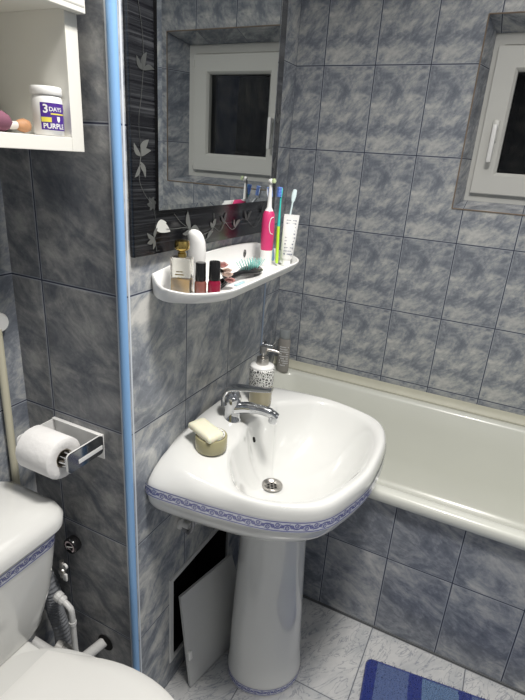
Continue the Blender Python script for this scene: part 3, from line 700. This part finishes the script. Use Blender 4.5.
# manual toothbrushes
def brush(base, tip, name_col, label, head_col, hl=.028, bend=(0, 0, 0), col2=None, up=(1, -.4, .2)):
    base, tip = Vector(base), Vector(tip); t = thing('toothbrush', label, 'toothbrush', tuple(base), 'manual toothbrushes on the shelf')
    ax = (tip-base); mid = (base+tip)/2+Vector(bend)
    path = catmull([base, base+(mid-base)*.5, mid, mid+(tip-mid)*.6, tip], 4); n = len(path)
    rad = [.0055 if i < n*.55 else .0055-.0025*min(1, (i-n*.55)/(n*.2)) for i in range(n)]; rad[0] = .004
    bm = BM(); k_ = int(n*.55); tube(bm, path[:k_+1], rad[:k_+1], 10, sy=.75); link('handle', bm, pm('handle_'+name_col[0], name_col[1], .3), t, 60)
    bm = BM(); tube(bm, path[k_:], rad[k_:], 10, sy=.75); link('neck', bm, pm('neck_'+name_col[0], col2 or name_col[1], .3), t, 60)
    d = (tip-path[-3]).normalized(); u = Vector(up); u = (u-d*u.dot(d)).normalized(); s = d.cross(u)
    bm = BM(); rg = []
    for f, w in ((0, .003), (.15, .005), (.5, .0062), (.85, .0055), (1, .003)):
        p = tip+d*(hl*f-.002); rg.append([p+s*w*cos(2*pi*k/12)+u*.0022*sin(2*pi*k/12) for k in range(12)])
    loft(bm, rg, True, True, True); h = link('brush_head', bm, pm('head_'+name_col[0], col2 or name_col[1], .3), t, 50)
    bm = BM()
    for i in range(7):
        for j in range(3):
            p = tip+d*(hl*(.12+.125*i))+s*(.0035*(j-1)); tube(bm, [p, p+u*.010], .0015, 6)
    b = link('bristles', bm, pm('bristle_'+name_col[0], head_col, .5), h, 0); b['kind'] = 'stuff'
brush((.091, .482, SZ+.006), (.078, .507, SZ+.168), ('green', (.45, .75, .05)), 'lime green and teal toothbrush with blue bristles leaning behind the electric one', (.16, .28, .72), bend=(0, -.004, 0), col2=(.05, .50, .45), up=(-.6, -.8, .1))
brush((.068, .508, SZ+.006), (.044, .508, SZ+.166), ('blue', (.30, .50, .75)), 'white and blue toothbrush half hidden behind the pink electric handle', (.18, .30, .70), col2=(.7, .75, .8))
brush((.094, .500, SZ+.006), (.100, .535, SZ+.160), ('white', (.78, .80, .80)), 'white toothbrush with teal neck leaning out to the right of the bunch', (.75, .80, .85), col2=(.62, .74, .76), hl=.032, up=(-.3, 1, .1))
# toothpaste tube
tp = thing('toothpaste_tube', 'white toothpaste tube with grey print standing at the right end of the shelf', 'toothpaste', (.100, .505, SZ))
Mt = Matrix.Translation((.106, .506, SZ)) @ Matrix.Rotation(radians(35), 4, 'Z') @ Matrix.Rotation(radians(3), 4, 'Y')
bm = BM(); rg = []
for h, w, d in ((.0, .012, .012), (.015, .012, .012),): rg.append([Mt@Vector((w*cos(2*pi*k/24), d*sin(2*pi*k/24), h)) for k in range(24)])
loft(bm, rg, True, True, True); link('cap', bm, WPL, tp, 40)
bm = BM(); rg = []
for h, w, d in ((.0155, .013, .0125), (.022, .0175, .015), (.06, .0185, .0115), (.1, .0195, .006), (.118, .0200, .0015), (.130, .0200, .0010)): rg.append([Mt@Vector((w*cos(2*pi*k/24), d*sin(2*pi*k/24), h)) for k in range(24)])
loft(bm, rg, True, True, True); link('tube', bm, WPL, tp, 50)
bm = BM(); random.seed(9)
for r_ in range(11):
    zz = .030+r_*.0085; d = .0148-(zz-.022)*.145
    x_ = -.012
    while x_ < .011:
        w = random.uniform(.002, .006); 
        if random.random() < .8: box(bm, x_, x_+w, -d-.0012, -d+.004, zz, zz+(.0016 if r_ % 3 else .003), M=Mt)
        x_ += w+.0012
link('print', bm, pm('grey_print_tube', (.22, .24, .30), .5), tp, 0)

# the shelf sits very slightly out of level, and what stands on it follows
def leafs(o):
    out = [o] if o.type == 'MESH' else []
    for c in o.children: out += leafs(c)
    return out
for o in [o for o in C.objects if o.parent is None]:
    if o.get('category') and 'cabinet' not in o['label'] and (o is SH or 'shelf' in o['label'] or o.name.startswith(('deodorant', 'nail_polish', 'toothbrush', 'hair_clip'))):
        for m_ in leafs(o):
            for v in m_.data.vertices: v.co.z -= .025*(.5-v.co.y)

# ------------------------------------------------------------------ maintenance hatch
ht = thing('hatch_frame', 'white metal frame of an open access hatch in the wall below the basin', 'access hatch', (0, .30, HZ0))
bm = BM()
fo = [(HY0-.016, HZ0-.016), (HY1+.016, HZ0-.016), (HY1+.016, HZ1+.016), (HY0-.016, HZ1+.016)]; fi = [(HY0, HZ0), (HY1, HZ0), (HY1, HZ1), (HY0, HZ1)]
rings = []
for (a1, b1), (a2, b2) in zip(fo, fi): rings.append([(.0005, a1, b1), (.004, a1+(a2-a1)*.15, b1+(b2-b1)*.15), (.005, a1+(a2-a1)*.9, b1+(b2-b1)*.9), (-.02, a2, b2)])
rings.append(rings[0]); loft(bm, rings, False); link('frame', bm, PAINT, ht, 30)
bm = BM()
cv = [(-.12, y, z) for y, z in fi]; fr = [(-.001, y, z) for y, z in fi]
for i in range(4): quad(bm, [fr[i], fr[(i+1) % 4], cv[(i+1) % 4], cv[i]])
quad(bm, cv); link('dark_cavity', bm, DARK, ht, 0)
# loose door leaning in front of the opening
A_ = Vector((.062, .150, .004)); B_ = Vector((.118, .430, .004)); U_ = (B_-A_).normalized(); W_ = .292; top = Vector((.014, .141, .322))
V_ = (top-A_); V_ = (V_-U_*V_.dot(U_)); Hh = V_.length; V_.normalize(); N_ = U_.cross(V_).normalized()
Md = Matrix((( U_.x, V_.x, N_.x, A_.x), (U_.y, V_.y, N_.y, A_.y), (U_.z, V_.z, N_.z, A_.z), (0, 0, 0, 1)))
dr_ = thing('hatch_door', 'loose white hatch door leaning against the wall beside the basin pedestal', 'door panel', tuple(A_))
bm = BM(); loft(bm, [[Md@Vector((u, v, w)) for u, v in ((0, 0), (.280, 0), (.215, Hh), (0, Hh))] for w in (-.004, .004)], True, True, True); link('door_panel', bm, PAINT, dr_, 30)
bm = BM(); box(bm, .001, .014, .10, .128, .003, .011, .002, M=Md); link('latch', bm, WPL, dr_, 30)

# white waste and water connections under the basin
wp = thing('waste_pipe', 'white plastic trap and elbow pipes under the left side of the basin', 'pipe', (.03, .22, .56))
bm = BM(); tube(bm, catmull([(.075, .225, .638), (.075, .225, .60), (.066, .222, .568), (.04, .218, .555), (.003, .215, .552)], 6), .0135, 16); link('pipe', bm, PIPEW, wp, 60)
bm = BM(); lathe(bm, [(0, 0), (.020, 0), (.021, .003), (.021, .02), (.019, .023), (0, .023)], (.075, .225, .605), n=20); link('coupling_nut', bm, PIPEW, wp, 40)
bm = BM(); lathe(bm, [(0, 0), (.020, 0), (.020, .018), (0, .018)], (.012, .216, .552), (1, 0, 0), n=20); link('coupling_nut', bm, PIPEW, wp, 40)
bm = BM(); tube(bm, catmull([(.055, .19, .655), (.045, .175, .63), (.050, .170, .57), (.03, .178, .535), (.004, .185, .55)], 6), .0055, 10); link('flexible_hose', bm, pm('braided_hose', (.30, .30, .31), .35, metal=.6, noise=.4, nscale=300), wp, 60)
bm = BM(); lathe(bm, [(0, 0), (.017, 0), (.017, .006), (.009, .01), (.009, .03), (0, .03)], (.001, .185, .55), (1, 0, 0), n=20); link('wall_valve', bm, PIPEW, wp, 40)

# ------------------------------------------------------------------ toilet
TY = -.298
to = thing('toilet', 'white close-coupled toilet with a blue patterned tank in the lower left corner', 'toilet', (-.05, TY, 0))
def srect(x0, x1, hw, r, z, n=7, cy=TY): return [(p[0]+(x0+x1)/2, p[1]+cy, z) for p in rrect(x1-x0, hw*2, r, n)]
bm = BM(); loft(bm, [srect(XL+.02, -.165, .150, .03, .405), srect(XL+.018, -.155, .172, .035, .43), srect(XL+.014, -.128, .190, .04, .54), srect(XL+.012, -.110, .197, .045, .64), srect(XL+.010, -.102, .200, .045, .713)], True, True, True)
tk = link('tank', bm, CER2, to, 50)
bm = BM(); loft(bm, [srect(XL+.006, -.094, .204, .045, .713), srect(XL+.002, -.086, .210, .05, .718), srect(XL+.002, -.084, .211, .05, .738), srect(XL+.003, -.092, .206, .05, .751), srect(XL+.012, -.118, .185, .05, .765), srect(XL+.03, -.155, .15, .04, .771), srect(XL+.07, -.19, .08, .02, .773)], True, True, True)
link('tank_lid', bm, CER2, to, 50)
lo = [Vector(p) for p in srect(XL+.010, -.1058, .1993, .045, .668)]; hi = [Vector(p) for p in srect(XL+.010, -.1030, .2008, .045, .697)]
# strip runs along the front (+x) face round both front corners
def fsel(r): 
    n = len(r); q = n//4; c = r[3*q:]+r[:q]; return [Vector((XL+.05, c[0].y, c[0].z))]+c+[Vector((XL+.05, c[-1].y, c[-1].z))]
band_strip('tank_band', fsel(lo), fsel(hi), tk, .05)
bm = BM()
def bowl(x0, x1, w, z, p=2.3, n=48):
    cx = (x0+x1)/2; out = []
    for k in range(n):
        a = 2*pi*k/n; c_, s_ = cos(a), sin(a); out.append((cx+(x1-x0)/2*math.copysign(abs(c_)**(2/p), c_), TY+w*math.copysign(abs(s_)**(2/p), s_), z))
    return out
loft(bm, [bowl(-.16, .17, .105, 0, 3), bowl(-.16, .17, .105, .03, 3), bowl(-.15, .14, .088, .10, 3), bowl(-.15, .16, .095, .2, 2.8), bowl(-.16, .24, .130, .28, 2.6), bowl(-.175, .315, .160, .34, 2.5), bowl(-.19, .345, .172, .385, 2.4), bowl(-.19, .35, .174, .400, 2.4), bowl(-.18, .34, .165, .405, 2.4)], True, True, True)
link('bowl', bm, CER2, to, 50)
bm = BM(); loft(bm, [srect(XL+.015, -.02, .118, .02, .365), srect(XL+.010, -.01, .124, .02, .375), srect(XL+.010, -.01, .124, .02, .400), srect(XL+.014, -.014, .120, .02, .404)], True, True, True); link('rear_deck', bm, CER2, to, 40)
def lid(x0, x1, w, z, back=.11, n=40):
    # straight hinge edge, rounded front
    pts = [(x0, TY-back, z)]; 
    for k in range(n+1):
        a = -pi/2-.55+(pi+1.1)*k/n; cx = x0+(x1-x0)*.5
        pts.append((cx+(x1-cx)*cos(a) if cos(a) > 0 else cx+(cx-x0)*1.12*cos(a), TY+w*sin(a), z))
    pts.append((x0, TY+back, z)); return pts
bm = BM(); loft(bm, [lid(-.080, .343, .162, .406), lid(-.082, .348, .165, .410), lid(-.082, .348, .165, .418), lid(-.080, .343, .162, .421)], True, True, True); link('seat', bm, WPL2, to, 40)
bm = BM(); loft(bm, [lid(-.088, .350, .170, .4225), lid(-.088, .352, .172, .426), lid(-.088, .352, .172, .433), lid(-.085, .346, .167, .438), lid(-.07, .31, .14, .442), lid(-.02, .22, .09, .4435, .05)], True, True, True); link('lid', bm, WPL2, to, 40)
bm = BM(); lathe(bm, [(0, 0), (.010, 0), (.010, .010), (.006, .016), (0, .016)], (-.150, -.096, .722), (0, 1, 0), n=18); link('tank_button', bm, WPL, to, 40)

# pipes behind the toilet, in the niche
fp = thing('riser_pipe', 'thin cream pipe running up the wall behind the toilet tank', 'pipe', (XL+.014, -.062, .72))
bm = BM(); tube(bm, [(XL+.012, -.062, .70), (XL+.012, -.058, 1.10)], .0085, 14); link('pipe', bm, CREAMP, fp, 60)
bm = BM(); lathe(bm, [(0, 0), (.021, 0), (.021, .012), (.017, .018), (0, .019)], (XL+.001, -.052, 1.112), (1, 0, 0), n=24); link('wall_cap', bm, WPL, fp, 40)

wt_ = thing('water_pipe', 'thin white angled water pipe with a ridged nut beside the toilet tank', 'pipe', (-.14, -.06, .2))
bm = BM(); tube(bm, catmull([(-.150, -.062, .04), (-.150, -.062, .30), (-.150, -.062, .385), (-.158, -.062, .402), (-.180, -.062, .413)], 6), .0075, 14); link('pipe', bm, PIPEW, wt_, 60)
bm = BM(); lathe(bm, [(0, 0), (.010, 0), (.012, .004), (.012, .010), (.010, .012), (.013, .014), (.013, .026), (.009, .03), (0, .03)], (-.172, -.062, .410), (-1, 0, .38), n=12); link('nut', bm, PIPEW, wt_, 20)
bm = BM(); lathe(bm, [(0, 0), (.0095, 0), (.0095, .010), (0, .010)], (-.150, -.062, .348), n=16); link('sleeve', bm, PIPEW, wt_, 40)
dp = thing('drain_pipe', 'thick white drain pipe entering a hole in the niche wall behind the toilet', 'pipe', (-.13, -.03, .24))
bm = BM(); tube(bm, catmull([(-.112, .004, .243), (-.133, -.03, .223), (-.155, -.055, .208), (-.20, -.078, .222), (-.262, -.10, .262)], 6), .0135, 18); link('pipe', bm, PIPEW, dp, 60)
bm = BM(); lathe(bm, [(0, 0), (.0245, 0), (.0245, .0008), (0, .0008)], (-.106, -.0012, .245), (0, -1, 0), n=28); link('wall_hole', bm, DARK, dp, 0)
bm = BM(); lathe(bm, [(0, 0), (.016, 0), (.0165, .004), (.0165, .012), (.0145, .014), (.0145, .018), (.0175, .020), (.0175, .034), (.015, .036), (.015, .040), (.018, .042), (.018, .058), (.016, .06), (0, .06)], (-.158, -.058, .222), (-.84, -.22, .36), n=22, sx=1.1, sy=1.1); link('coupler', bm, pm('pale_grey_coupler', (.50, .49, .47), .4), dp, 30)
dh = thing('waste_hose', 'dark grey corrugated hose curving down behind the toilet', 'hose', (-.2, -.04, .2))
path = catmull([(-.262, -.05, .47), (-.235, -.045, .40), (-.232, -.045, .34), (-.215, -.045, .28), (-.205, -.04, .18), (-.205, -.04, .02)], 14)
bm = BM(); tube(bm, path, [.019+(.0022 if i % 2 else 0) for i in range(len(path))], 16); link('hose', bm, PIPEG, dh, 20)
bm = BM(); tube(bm, catmull([(-.262, -.05, .34), (-.25, -.04, .37), (-.235, -.045, .40)], 6), .017, 14); link('elbow', bm, PIPEG, dh, 60)
bv_ = thing('ball_valve', 'small white valve hanging by the right side of the toilet tank', 'valve', (-.2, -.03, .47))
bm = BM(); lathe(bm, [(0, 0), (.006, 0), (.006, .012), (.009, .014), (.009, .026), (.006, .028), (.006, .05), (0, .05)], (-.200, -.036, .455), n=12); link('body', bm, STEEL, bv_, 20)
bm = BM(); lathe(bm, [(.004, -.003), (.008, -.003), (.008, .003), (.004, .003), (.004, -.003)], (-.190, -.036, .492), (0, 1, 0), n=18, cap=False); link('handle', bm, WPL, bv_, 40)
bm = BM(); box(bm, -.197, -.184, -.040, -.034, .448, .470, .002); link('lever', bm, WPL, bv_, 30)
# pressure gauge on the niche wall
pg = thing('pressure_gauge', 'small round dark dial gauge on the tiled niche wall above the pipes', 'gauge', (-.183, 0, .546))
gc = (-.183, -.0008, .546); gx = Vector((.35, -.9, .25)).normalized()
bm = BM(); lathe(bm, [(0, 0), (.018, 0), (.0205, .004), (.0205, .020), (.019, .022), (.0178, .0215), (.0178, .0205), (0, .0205)], gc, (0, -1, 0), n=36); link('case', bm, BLKPL, pg, 40)
bm = BM(); lathe(bm, [(0, 0), (.0172, 0)], (gc[0], gc[1]-.0212, gc[2]), (0, -1, 0), n=32, cap=False); link('dial', bm, pm('dial_black', (.02, .018, .02), .7, spec=.1), pg, 0)
bm = BM()
for k in range(22):
    a = radians(-50+280*k/21); r0 = .0125 if k % 3 else .011; p = Vector((gc[0]+r0*cos(a), gc[1]-.0216, gc[2]+r0*sin(a))); q = Vector((gc[0]+.0155*cos(a), gc[1]-.0216, gc[2]+.0155*sin(a))); tube(bm, [p, q], .0009, 4)
for s, n_ in ((.0085, 7), (.006, 4)):
    for k in range(n_): a = radians(-120+60*k/n_); box(bm, gc[0]+s*cos(a)-.0008, gc[0]+s*cos(a)+.0008, gc[1]-.0220, gc[1]-.0214, gc[2]+s*sin(a)-.0005, gc[2]+s*sin(a)+.0005)
link('dial_marks', bm, pm('dial_marks_pink', (.85, .72, .74), .5), pg, 0)
bm = BM(); tube(bm, [(gc[0]-.008, gc[1]-.0222, gc[2]-.003), (gc[0]+.011, gc[1]-.0222, gc[2]+.004)], [.0016, .0008], 6); link('needle', bm, WPL, pg, 0)

# ------------------------------------------------------------------ toilet roll holder and roll
th = thing('toilet_roll_holder', 'white and chrome toilet roll holder on the niche wall', 'roll holder', (-.148, 0, .86))
bm = BM(); box(bm, -.217, -.070, -.004, -.0005, .828, .889, .0015); box(bm, -.217, -.070, -.010, -.0005, .887, .890, .001)
link('back_plate', bm, WPL, th, 30)
for x in (-.2155, -.0735):
    bm = BM(); loft(bm, [[(x+dx, -.052+py*1.0, .868+pz) for py, pz in rrect(.103, .046 if x > -.1 else .038, .010, 5)] for dx in (-.0015, .0015)], True, True, True); ar = link('side_arm', bm, WPL, th, 30)
bm = BM(); loft(bm, [[(-.0720+dx, -.0535+py, .8685+pz) for py, pz in rrect(.098, .044, .009, 5)] for dx in (0, .0022)], True, True, True); cf = link('chrome_cover', bm, pm('dark_chrome', (.33, .34, .35), .12, metal=1), th, 30)
bm = BM(); box(bm, -.0698, -.0685, -.076, -.008, .8575, .867, .0005); link('white_inlay', bm, WPL, cf, 0)
bm = BM(); tube(bm, [(-.214, -.085, .866), (-.074, -.085, .866)], .009, 16); link('spindle', bm, CHROME, th, 50)
bm = BM()
for k in range(8):
    a = 2*pi*k/8; tube(bm, [(-.098, -.085+.015*cos(a), .866+.015*sin(a)), (-.078, -.085+.013*cos(a), .866+.013*sin(a))], .0018, 6)
lathe(bm, [(.013, 0), (.016, 0), (.016, .003), (.013, .003), (.013, 0)], (-.080, -.085, .866), (1, 0, 0), n=24, cap=False); link('spring_cage', bm, CHROME, th, 50)
rc = (-.085, .866); rr_ = .0455
rl = thing('toilet_roll', 'roll of white toilet paper in the wall holder', 'toilet paper', (-.15, rc[0], rc[1]))
bm = BM(); rings = []
prof = [(.0205, -.100), (.0200, -.190), (.030, -.1905), (rr_-.002, -.1895), (rr_, -.188), (rr_, -.102), (rr_-.002, -.0995), (.030, -.099), (.0205, -.100)]
random.seed(1)
for r_, x in prof: rings.append([(x+(.0008*sin(k*3.1+r_*900) if r_ > .025 else 0), rc[0]+(r_+.0006*sin(k*.7))*cos(2*pi*k/48), rc[1]+(r_+.0006*sin(k*.9))*sin(2*pi*k/48)) for k in range(48)])
loft(bm, rings, True); link('paper', bm, PAPER, rl, 50)
bm = BM(); lathe(bm, [(.0185, -.190), (.0200, -.190), (.0200, -.1005), (.0185, -.1005), (.0185, -.190)], (0, rc[0], rc[1]), (1, 0, 0), n=36, cap=False); link('cardboard_core', bm, CARD, rl, 50)

# ------------------------------------------------------------------ wall cabinet
cb = thing('wall_cabinet', 'white wall cabinet with an open shelf compartment above the toilet', 'cabinet', (XL, -.33, 1.459))
cx1, cy0, cy1, cz0 = -.060, -.640, -.018, 1.459
bm = BM(); box(bm, XL+.001, cx1, cy1-.026, cy1, cz0, 2.1, .0008); link('side_panel', bm, LAM, cb, 0)
bm = BM(); box(bm, XL+.001, cx1, cy0, cy0+.018, cz0, 2.1, .0008); link('side_panel', bm, LAM, cb, 0)
bm = BM(); box(bm, XL+.001, cx1-.0005, cy0+.018, cy1-.026, cz0, cz0+.0215, .0008); link('shelf_board', bm, LAM, cb, 0)
bm = BM(); box(bm, XL+.001, cx1-.001, cy0+.018, cy1-.026, 1.664, 1.682, .0008); link('shelf_board', bm, LAM, cb, 0)
bm = BM(); box(bm, XL+.001, cx1-.001, cy0+.018, cy1-.026, 2.082, 2.1, .0008); link('top_board', bm, LAM, cb, 0)
bm = BM(); box(bm, XL+.001, XL+.005, cy0+.018, cy1-.026, cz0+.02, 2.09); link('back_panel', bm, LAMG, cb, 0)
for y0, y1 in ((-.327, cy1+.001), (cy0-.001, -.330)):
    bm = BM(); box(bm, cx1+.001, cx1+.018, y0, y1, 1.661, 2.1, .0012); dd = link('door', bm, LAM, cb, 20)
    bm = BM(); box(bm, cx1+.016, cx1+.0185, y0+.003, y1-.003, 1.669, 1.6715); link('edge_groove', bm, LAMG, dd, 0)
# supplement tub with printed label
kx, ky, kz = -.0845, -.0690, cz0+.0222
kr = .0235; ks = .82
sb = thing('supplement_bottle', 'white plastic tub with purple and yellow label on the cabinet shelf', 'bottle', (kx, ky, kz))
bm = BM(); lathe(bm, [(r_, h_*ks) for r_, h_ in [(0, 0), (kr-.002, 0), (kr, .003), (kr, .064), (kr-.0015, .069), (kr-.004, .072), (0, .072)]], (kx, ky, kz), n=40); link('bottle', bm, WPL, sb, 40)
bm = BM(); lathe(bm, [(r_, h_*ks) for r_, h_ in [(0, .072), (kr-.0005, .072), (kr+.0005, .074), (kr+.0005, .084), (kr-.001, .087), (0, .087)]], (kx, ky, kz), n=40); link('lid', bm, WPL, sb, 40)
PUR = pm('purple_label', (.075, .028, .26), .4); YEL = pm('yellow_label', (.75, .66, .10), .4)
A0 = radians(-68)   # label starts here and runs anticlockwise
def cyl(u, v, off=.0): a = A0+u*ks/kr; return (kx+(kr+.0003+off)*cos(a), ky+(kr+.0003+off)*sin(a), kz+v*ks)
def patch(u0, u1, v0, v1, off=0, n=16):
    bm = BM(); loft(bm, [[cyl(u0+(u1-u0)*k/n, v, off) for k in range(n+1)] for v in (v0, v1)], False); return bm
lb = link('label', patch(0, .060, .010, .058), PUR, sb, 60)
link('label_yellow_bar', patch(.001, .0195, .024, .0325, .0003), YEL, lb, 60)
link('label_yellow_bar', patch(.0185, .050, .0375, .0400, .0003), YEL, lb, 60)
bm = BM(); pts = [(.0300, .0345), (.0365, .0345), (.0365, .028), (.0333, .0235), (.0300, .028)]; bm.faces.new([bm.verts.new(cyl(u, v, .0003)) for u, v in pts]); link('label_shield', bm, WPL, lb, 0)
link('label_text', text_bm('3', .0205, lambda x, y: cyl(.0045+x, .0405+y, .0004), bold=.0006), WPL, lb, 0)
link('label_text', text_bm('DAYS', .0105, lambda x, y: cyl(.0155+x, .0435+y, .0004), bold=.0002), WPL, lb, 0)
link('label_text', text_bm('PURPLE', .0128, lambda x, y: cyl(.0035+x, .0128+y, .0004), bold=.0003), WPL, lb, 0)
# make-up brush and soft purple sponge
mb = thing('makeup_brush', 'short make-up brush with copper bristles lying beside the white tub', 'brush', (-.09, -.135, kz))
bm = BM(); rings = []
for t_, w in ((0, .003), (.1, .0085), (.45, .0105), (.75, .0085), (.95, .006), (1, .005)): rings.append([(-.092+w*cos(2*pi*k/16), -.101-.024*t_, kz+.0115+w*sin(2*pi*k/16)) for k in range(16)])
loft(bm, rings, True, True, True); link('bristles', bm, pm('copper_bristles', (.42, .22, .11), .6, noise=.4, nscale=120), mb, 60)
bm = BM(); tube(bm, [(-.092, -.124, kz+.0115), (-.092, -.131, kz+.0105), (-.096, -.145, kz+.008), (-.110, -.190, kz+.005)], [.0055, .006, .004, .003], 14); link('handle', bm, pm('pale_handle', (.60, .56, .52), .3), mb, 60)
bm = BM(); rings = []
for t_, w in ((0, .006), (.15, .014), (.45, .0185), (.75, .015), (.93, .008), (1, .002)): rings.append([(-.085+w*1.1*cos(2*pi*k/24), -.162+w*1.1*sin(2*pi*k/24), kz+.030*t_) for k in range(24)])
loft(bm, rings, True, True, True); tag(link('makeup_sponge', bm, pm('mauve_sponge', (.20, .08, .12), .9, noise=.2, nscale=80), None, 60), 'mauve rounded make-up sponge at the left edge of the cabinet shelf', 'sponge')
bm = BM(); box(bm, -.245, -.20, -.20, -.055, kz, kz+.022, .004); tag(link('cosmetics_case', bm, BLKPL, None, 30), 'low black case lying at the back of the cabinet shelf', 'case')

# ------------------------------------------------------------------ bath mat
rm = bpy.data.objects.new('bath_mat', None)
Mm = Matrix.Translation((.4985, .4985, 0)) @ Matrix.Rotation(radians(7), 4, 'Z')
bm = BM(); W, L_, r = .60, .46, .022
def matring(e, z, n=5):
    return [(p[0]+W/2, p[1]-L_/2, z) for p in rrect(W-2*e, L_-2*e, max(.004, r-e), n)]
loft(bm, [matring(.002, .001), matring(0, .004), matring(0, .010), matring(.003, .0135), matring(.008, .015)], True, True, False)
nx, ny = 60, 46; random.seed(11)
e = .008; r2 = matring(e, .015); bm.faces.new([bm.verts.new(p) for p in r2])
bmesh.ops.remove_doubles(bm, verts=bm.verts, dist=1e-5)
bpy.data.objects.remove(rm)
o = link('bath_mat', bm, MATM, None, 50); o.matrix_world = Mm
tag(o, 'royal blue bath mat with lighter blue stripes on the marble floor', 'bath mat')
# short tufts of pile over the mat
bm = BM()
for i in range(9000):
    x, y = random.uniform(.002, W-.002), -random.uniform(.002, L_-.002)
    cxm, cym = min(max(x, r), W-r), max(min(y, -r), -L_+r)
    if (x-cxm)**2+(y-cym)**2 > (r-.001)**2: continue
    a = random.uniform(0, 2*pi); w = .0016; h = random.uniform(.003, .006); dx, dy = random.uniform(-.002, .002), random.uniform(-.002, .002)
    bz = .0145
    v = [bm.verts.new(p) for p in ((x-w*cos(a), y-w*sin(a), bz), (x+w*cos(a), y+w*sin(a), bz), (x+dx, y+dy, bz+h))]; bm.faces.new(v)
pl = link('pile', bm, MATM, o, 0); pl.location = (0, 0, 0); pl['kind'] = 'stuff'

# ------------------------------------------------------------------ light, world, camera
def area(name, loc, size, power, col, rot=(0, 0, 0), shape='DISK', spread=180):
    l = bpy.data.lights.new(name, 'AREA'); l.shape = shape; l.size = size; l.energy = power; l.color = col
    o = bpy.data.objects.new(name, l); C.objects.link(o); o.location = loc; o.rotation_euler = rot; l.spread = radians(spread); return o
area('ceiling_light', (.62, -.13, 2.46), .28, 23., (1, .965, .91), spread=150)
area('ceiling_fill', (.57, .1, 2.48), 1.3, 10.5, (1, .975, .94))
w = bpy.data.worlds.new('world'); bpy.context.scene.world = w; w.use_nodes = True
w.node_tree.nodes['Background'].inputs[0].default_value = (.02, .025, .04, 1); w.node_tree.nodes['Background'].inputs[1].default_value = .3
cd = bpy.data.cameras.new('camera'); cam = bpy.data.objects.new('camera', cd); C.objects.link(cam)
cam.location = (.6292, -.7102, 1.47); cam.rotation_mode = 'XYZ'; cam.rotation_euler = (1.2041, -.0634, .4648)
cd.sensor_fit = 'HORIZONTAL'; cd.sensor_width = 36; cd.lens = 501.4358/525*36; cd.clip_start = .02
sc_ = bpy.context.scene; sc_.camera = cam
sc_.view_settings.view_transform = 'Standard'; sc_.view_settings.look = 'None'; sc_.view_settings.exposure = 0
sc_.cycles.max_bounces = 10; sc_.cycles.caustics_reflective = False; sc_.cycles.caustics_refractive = False
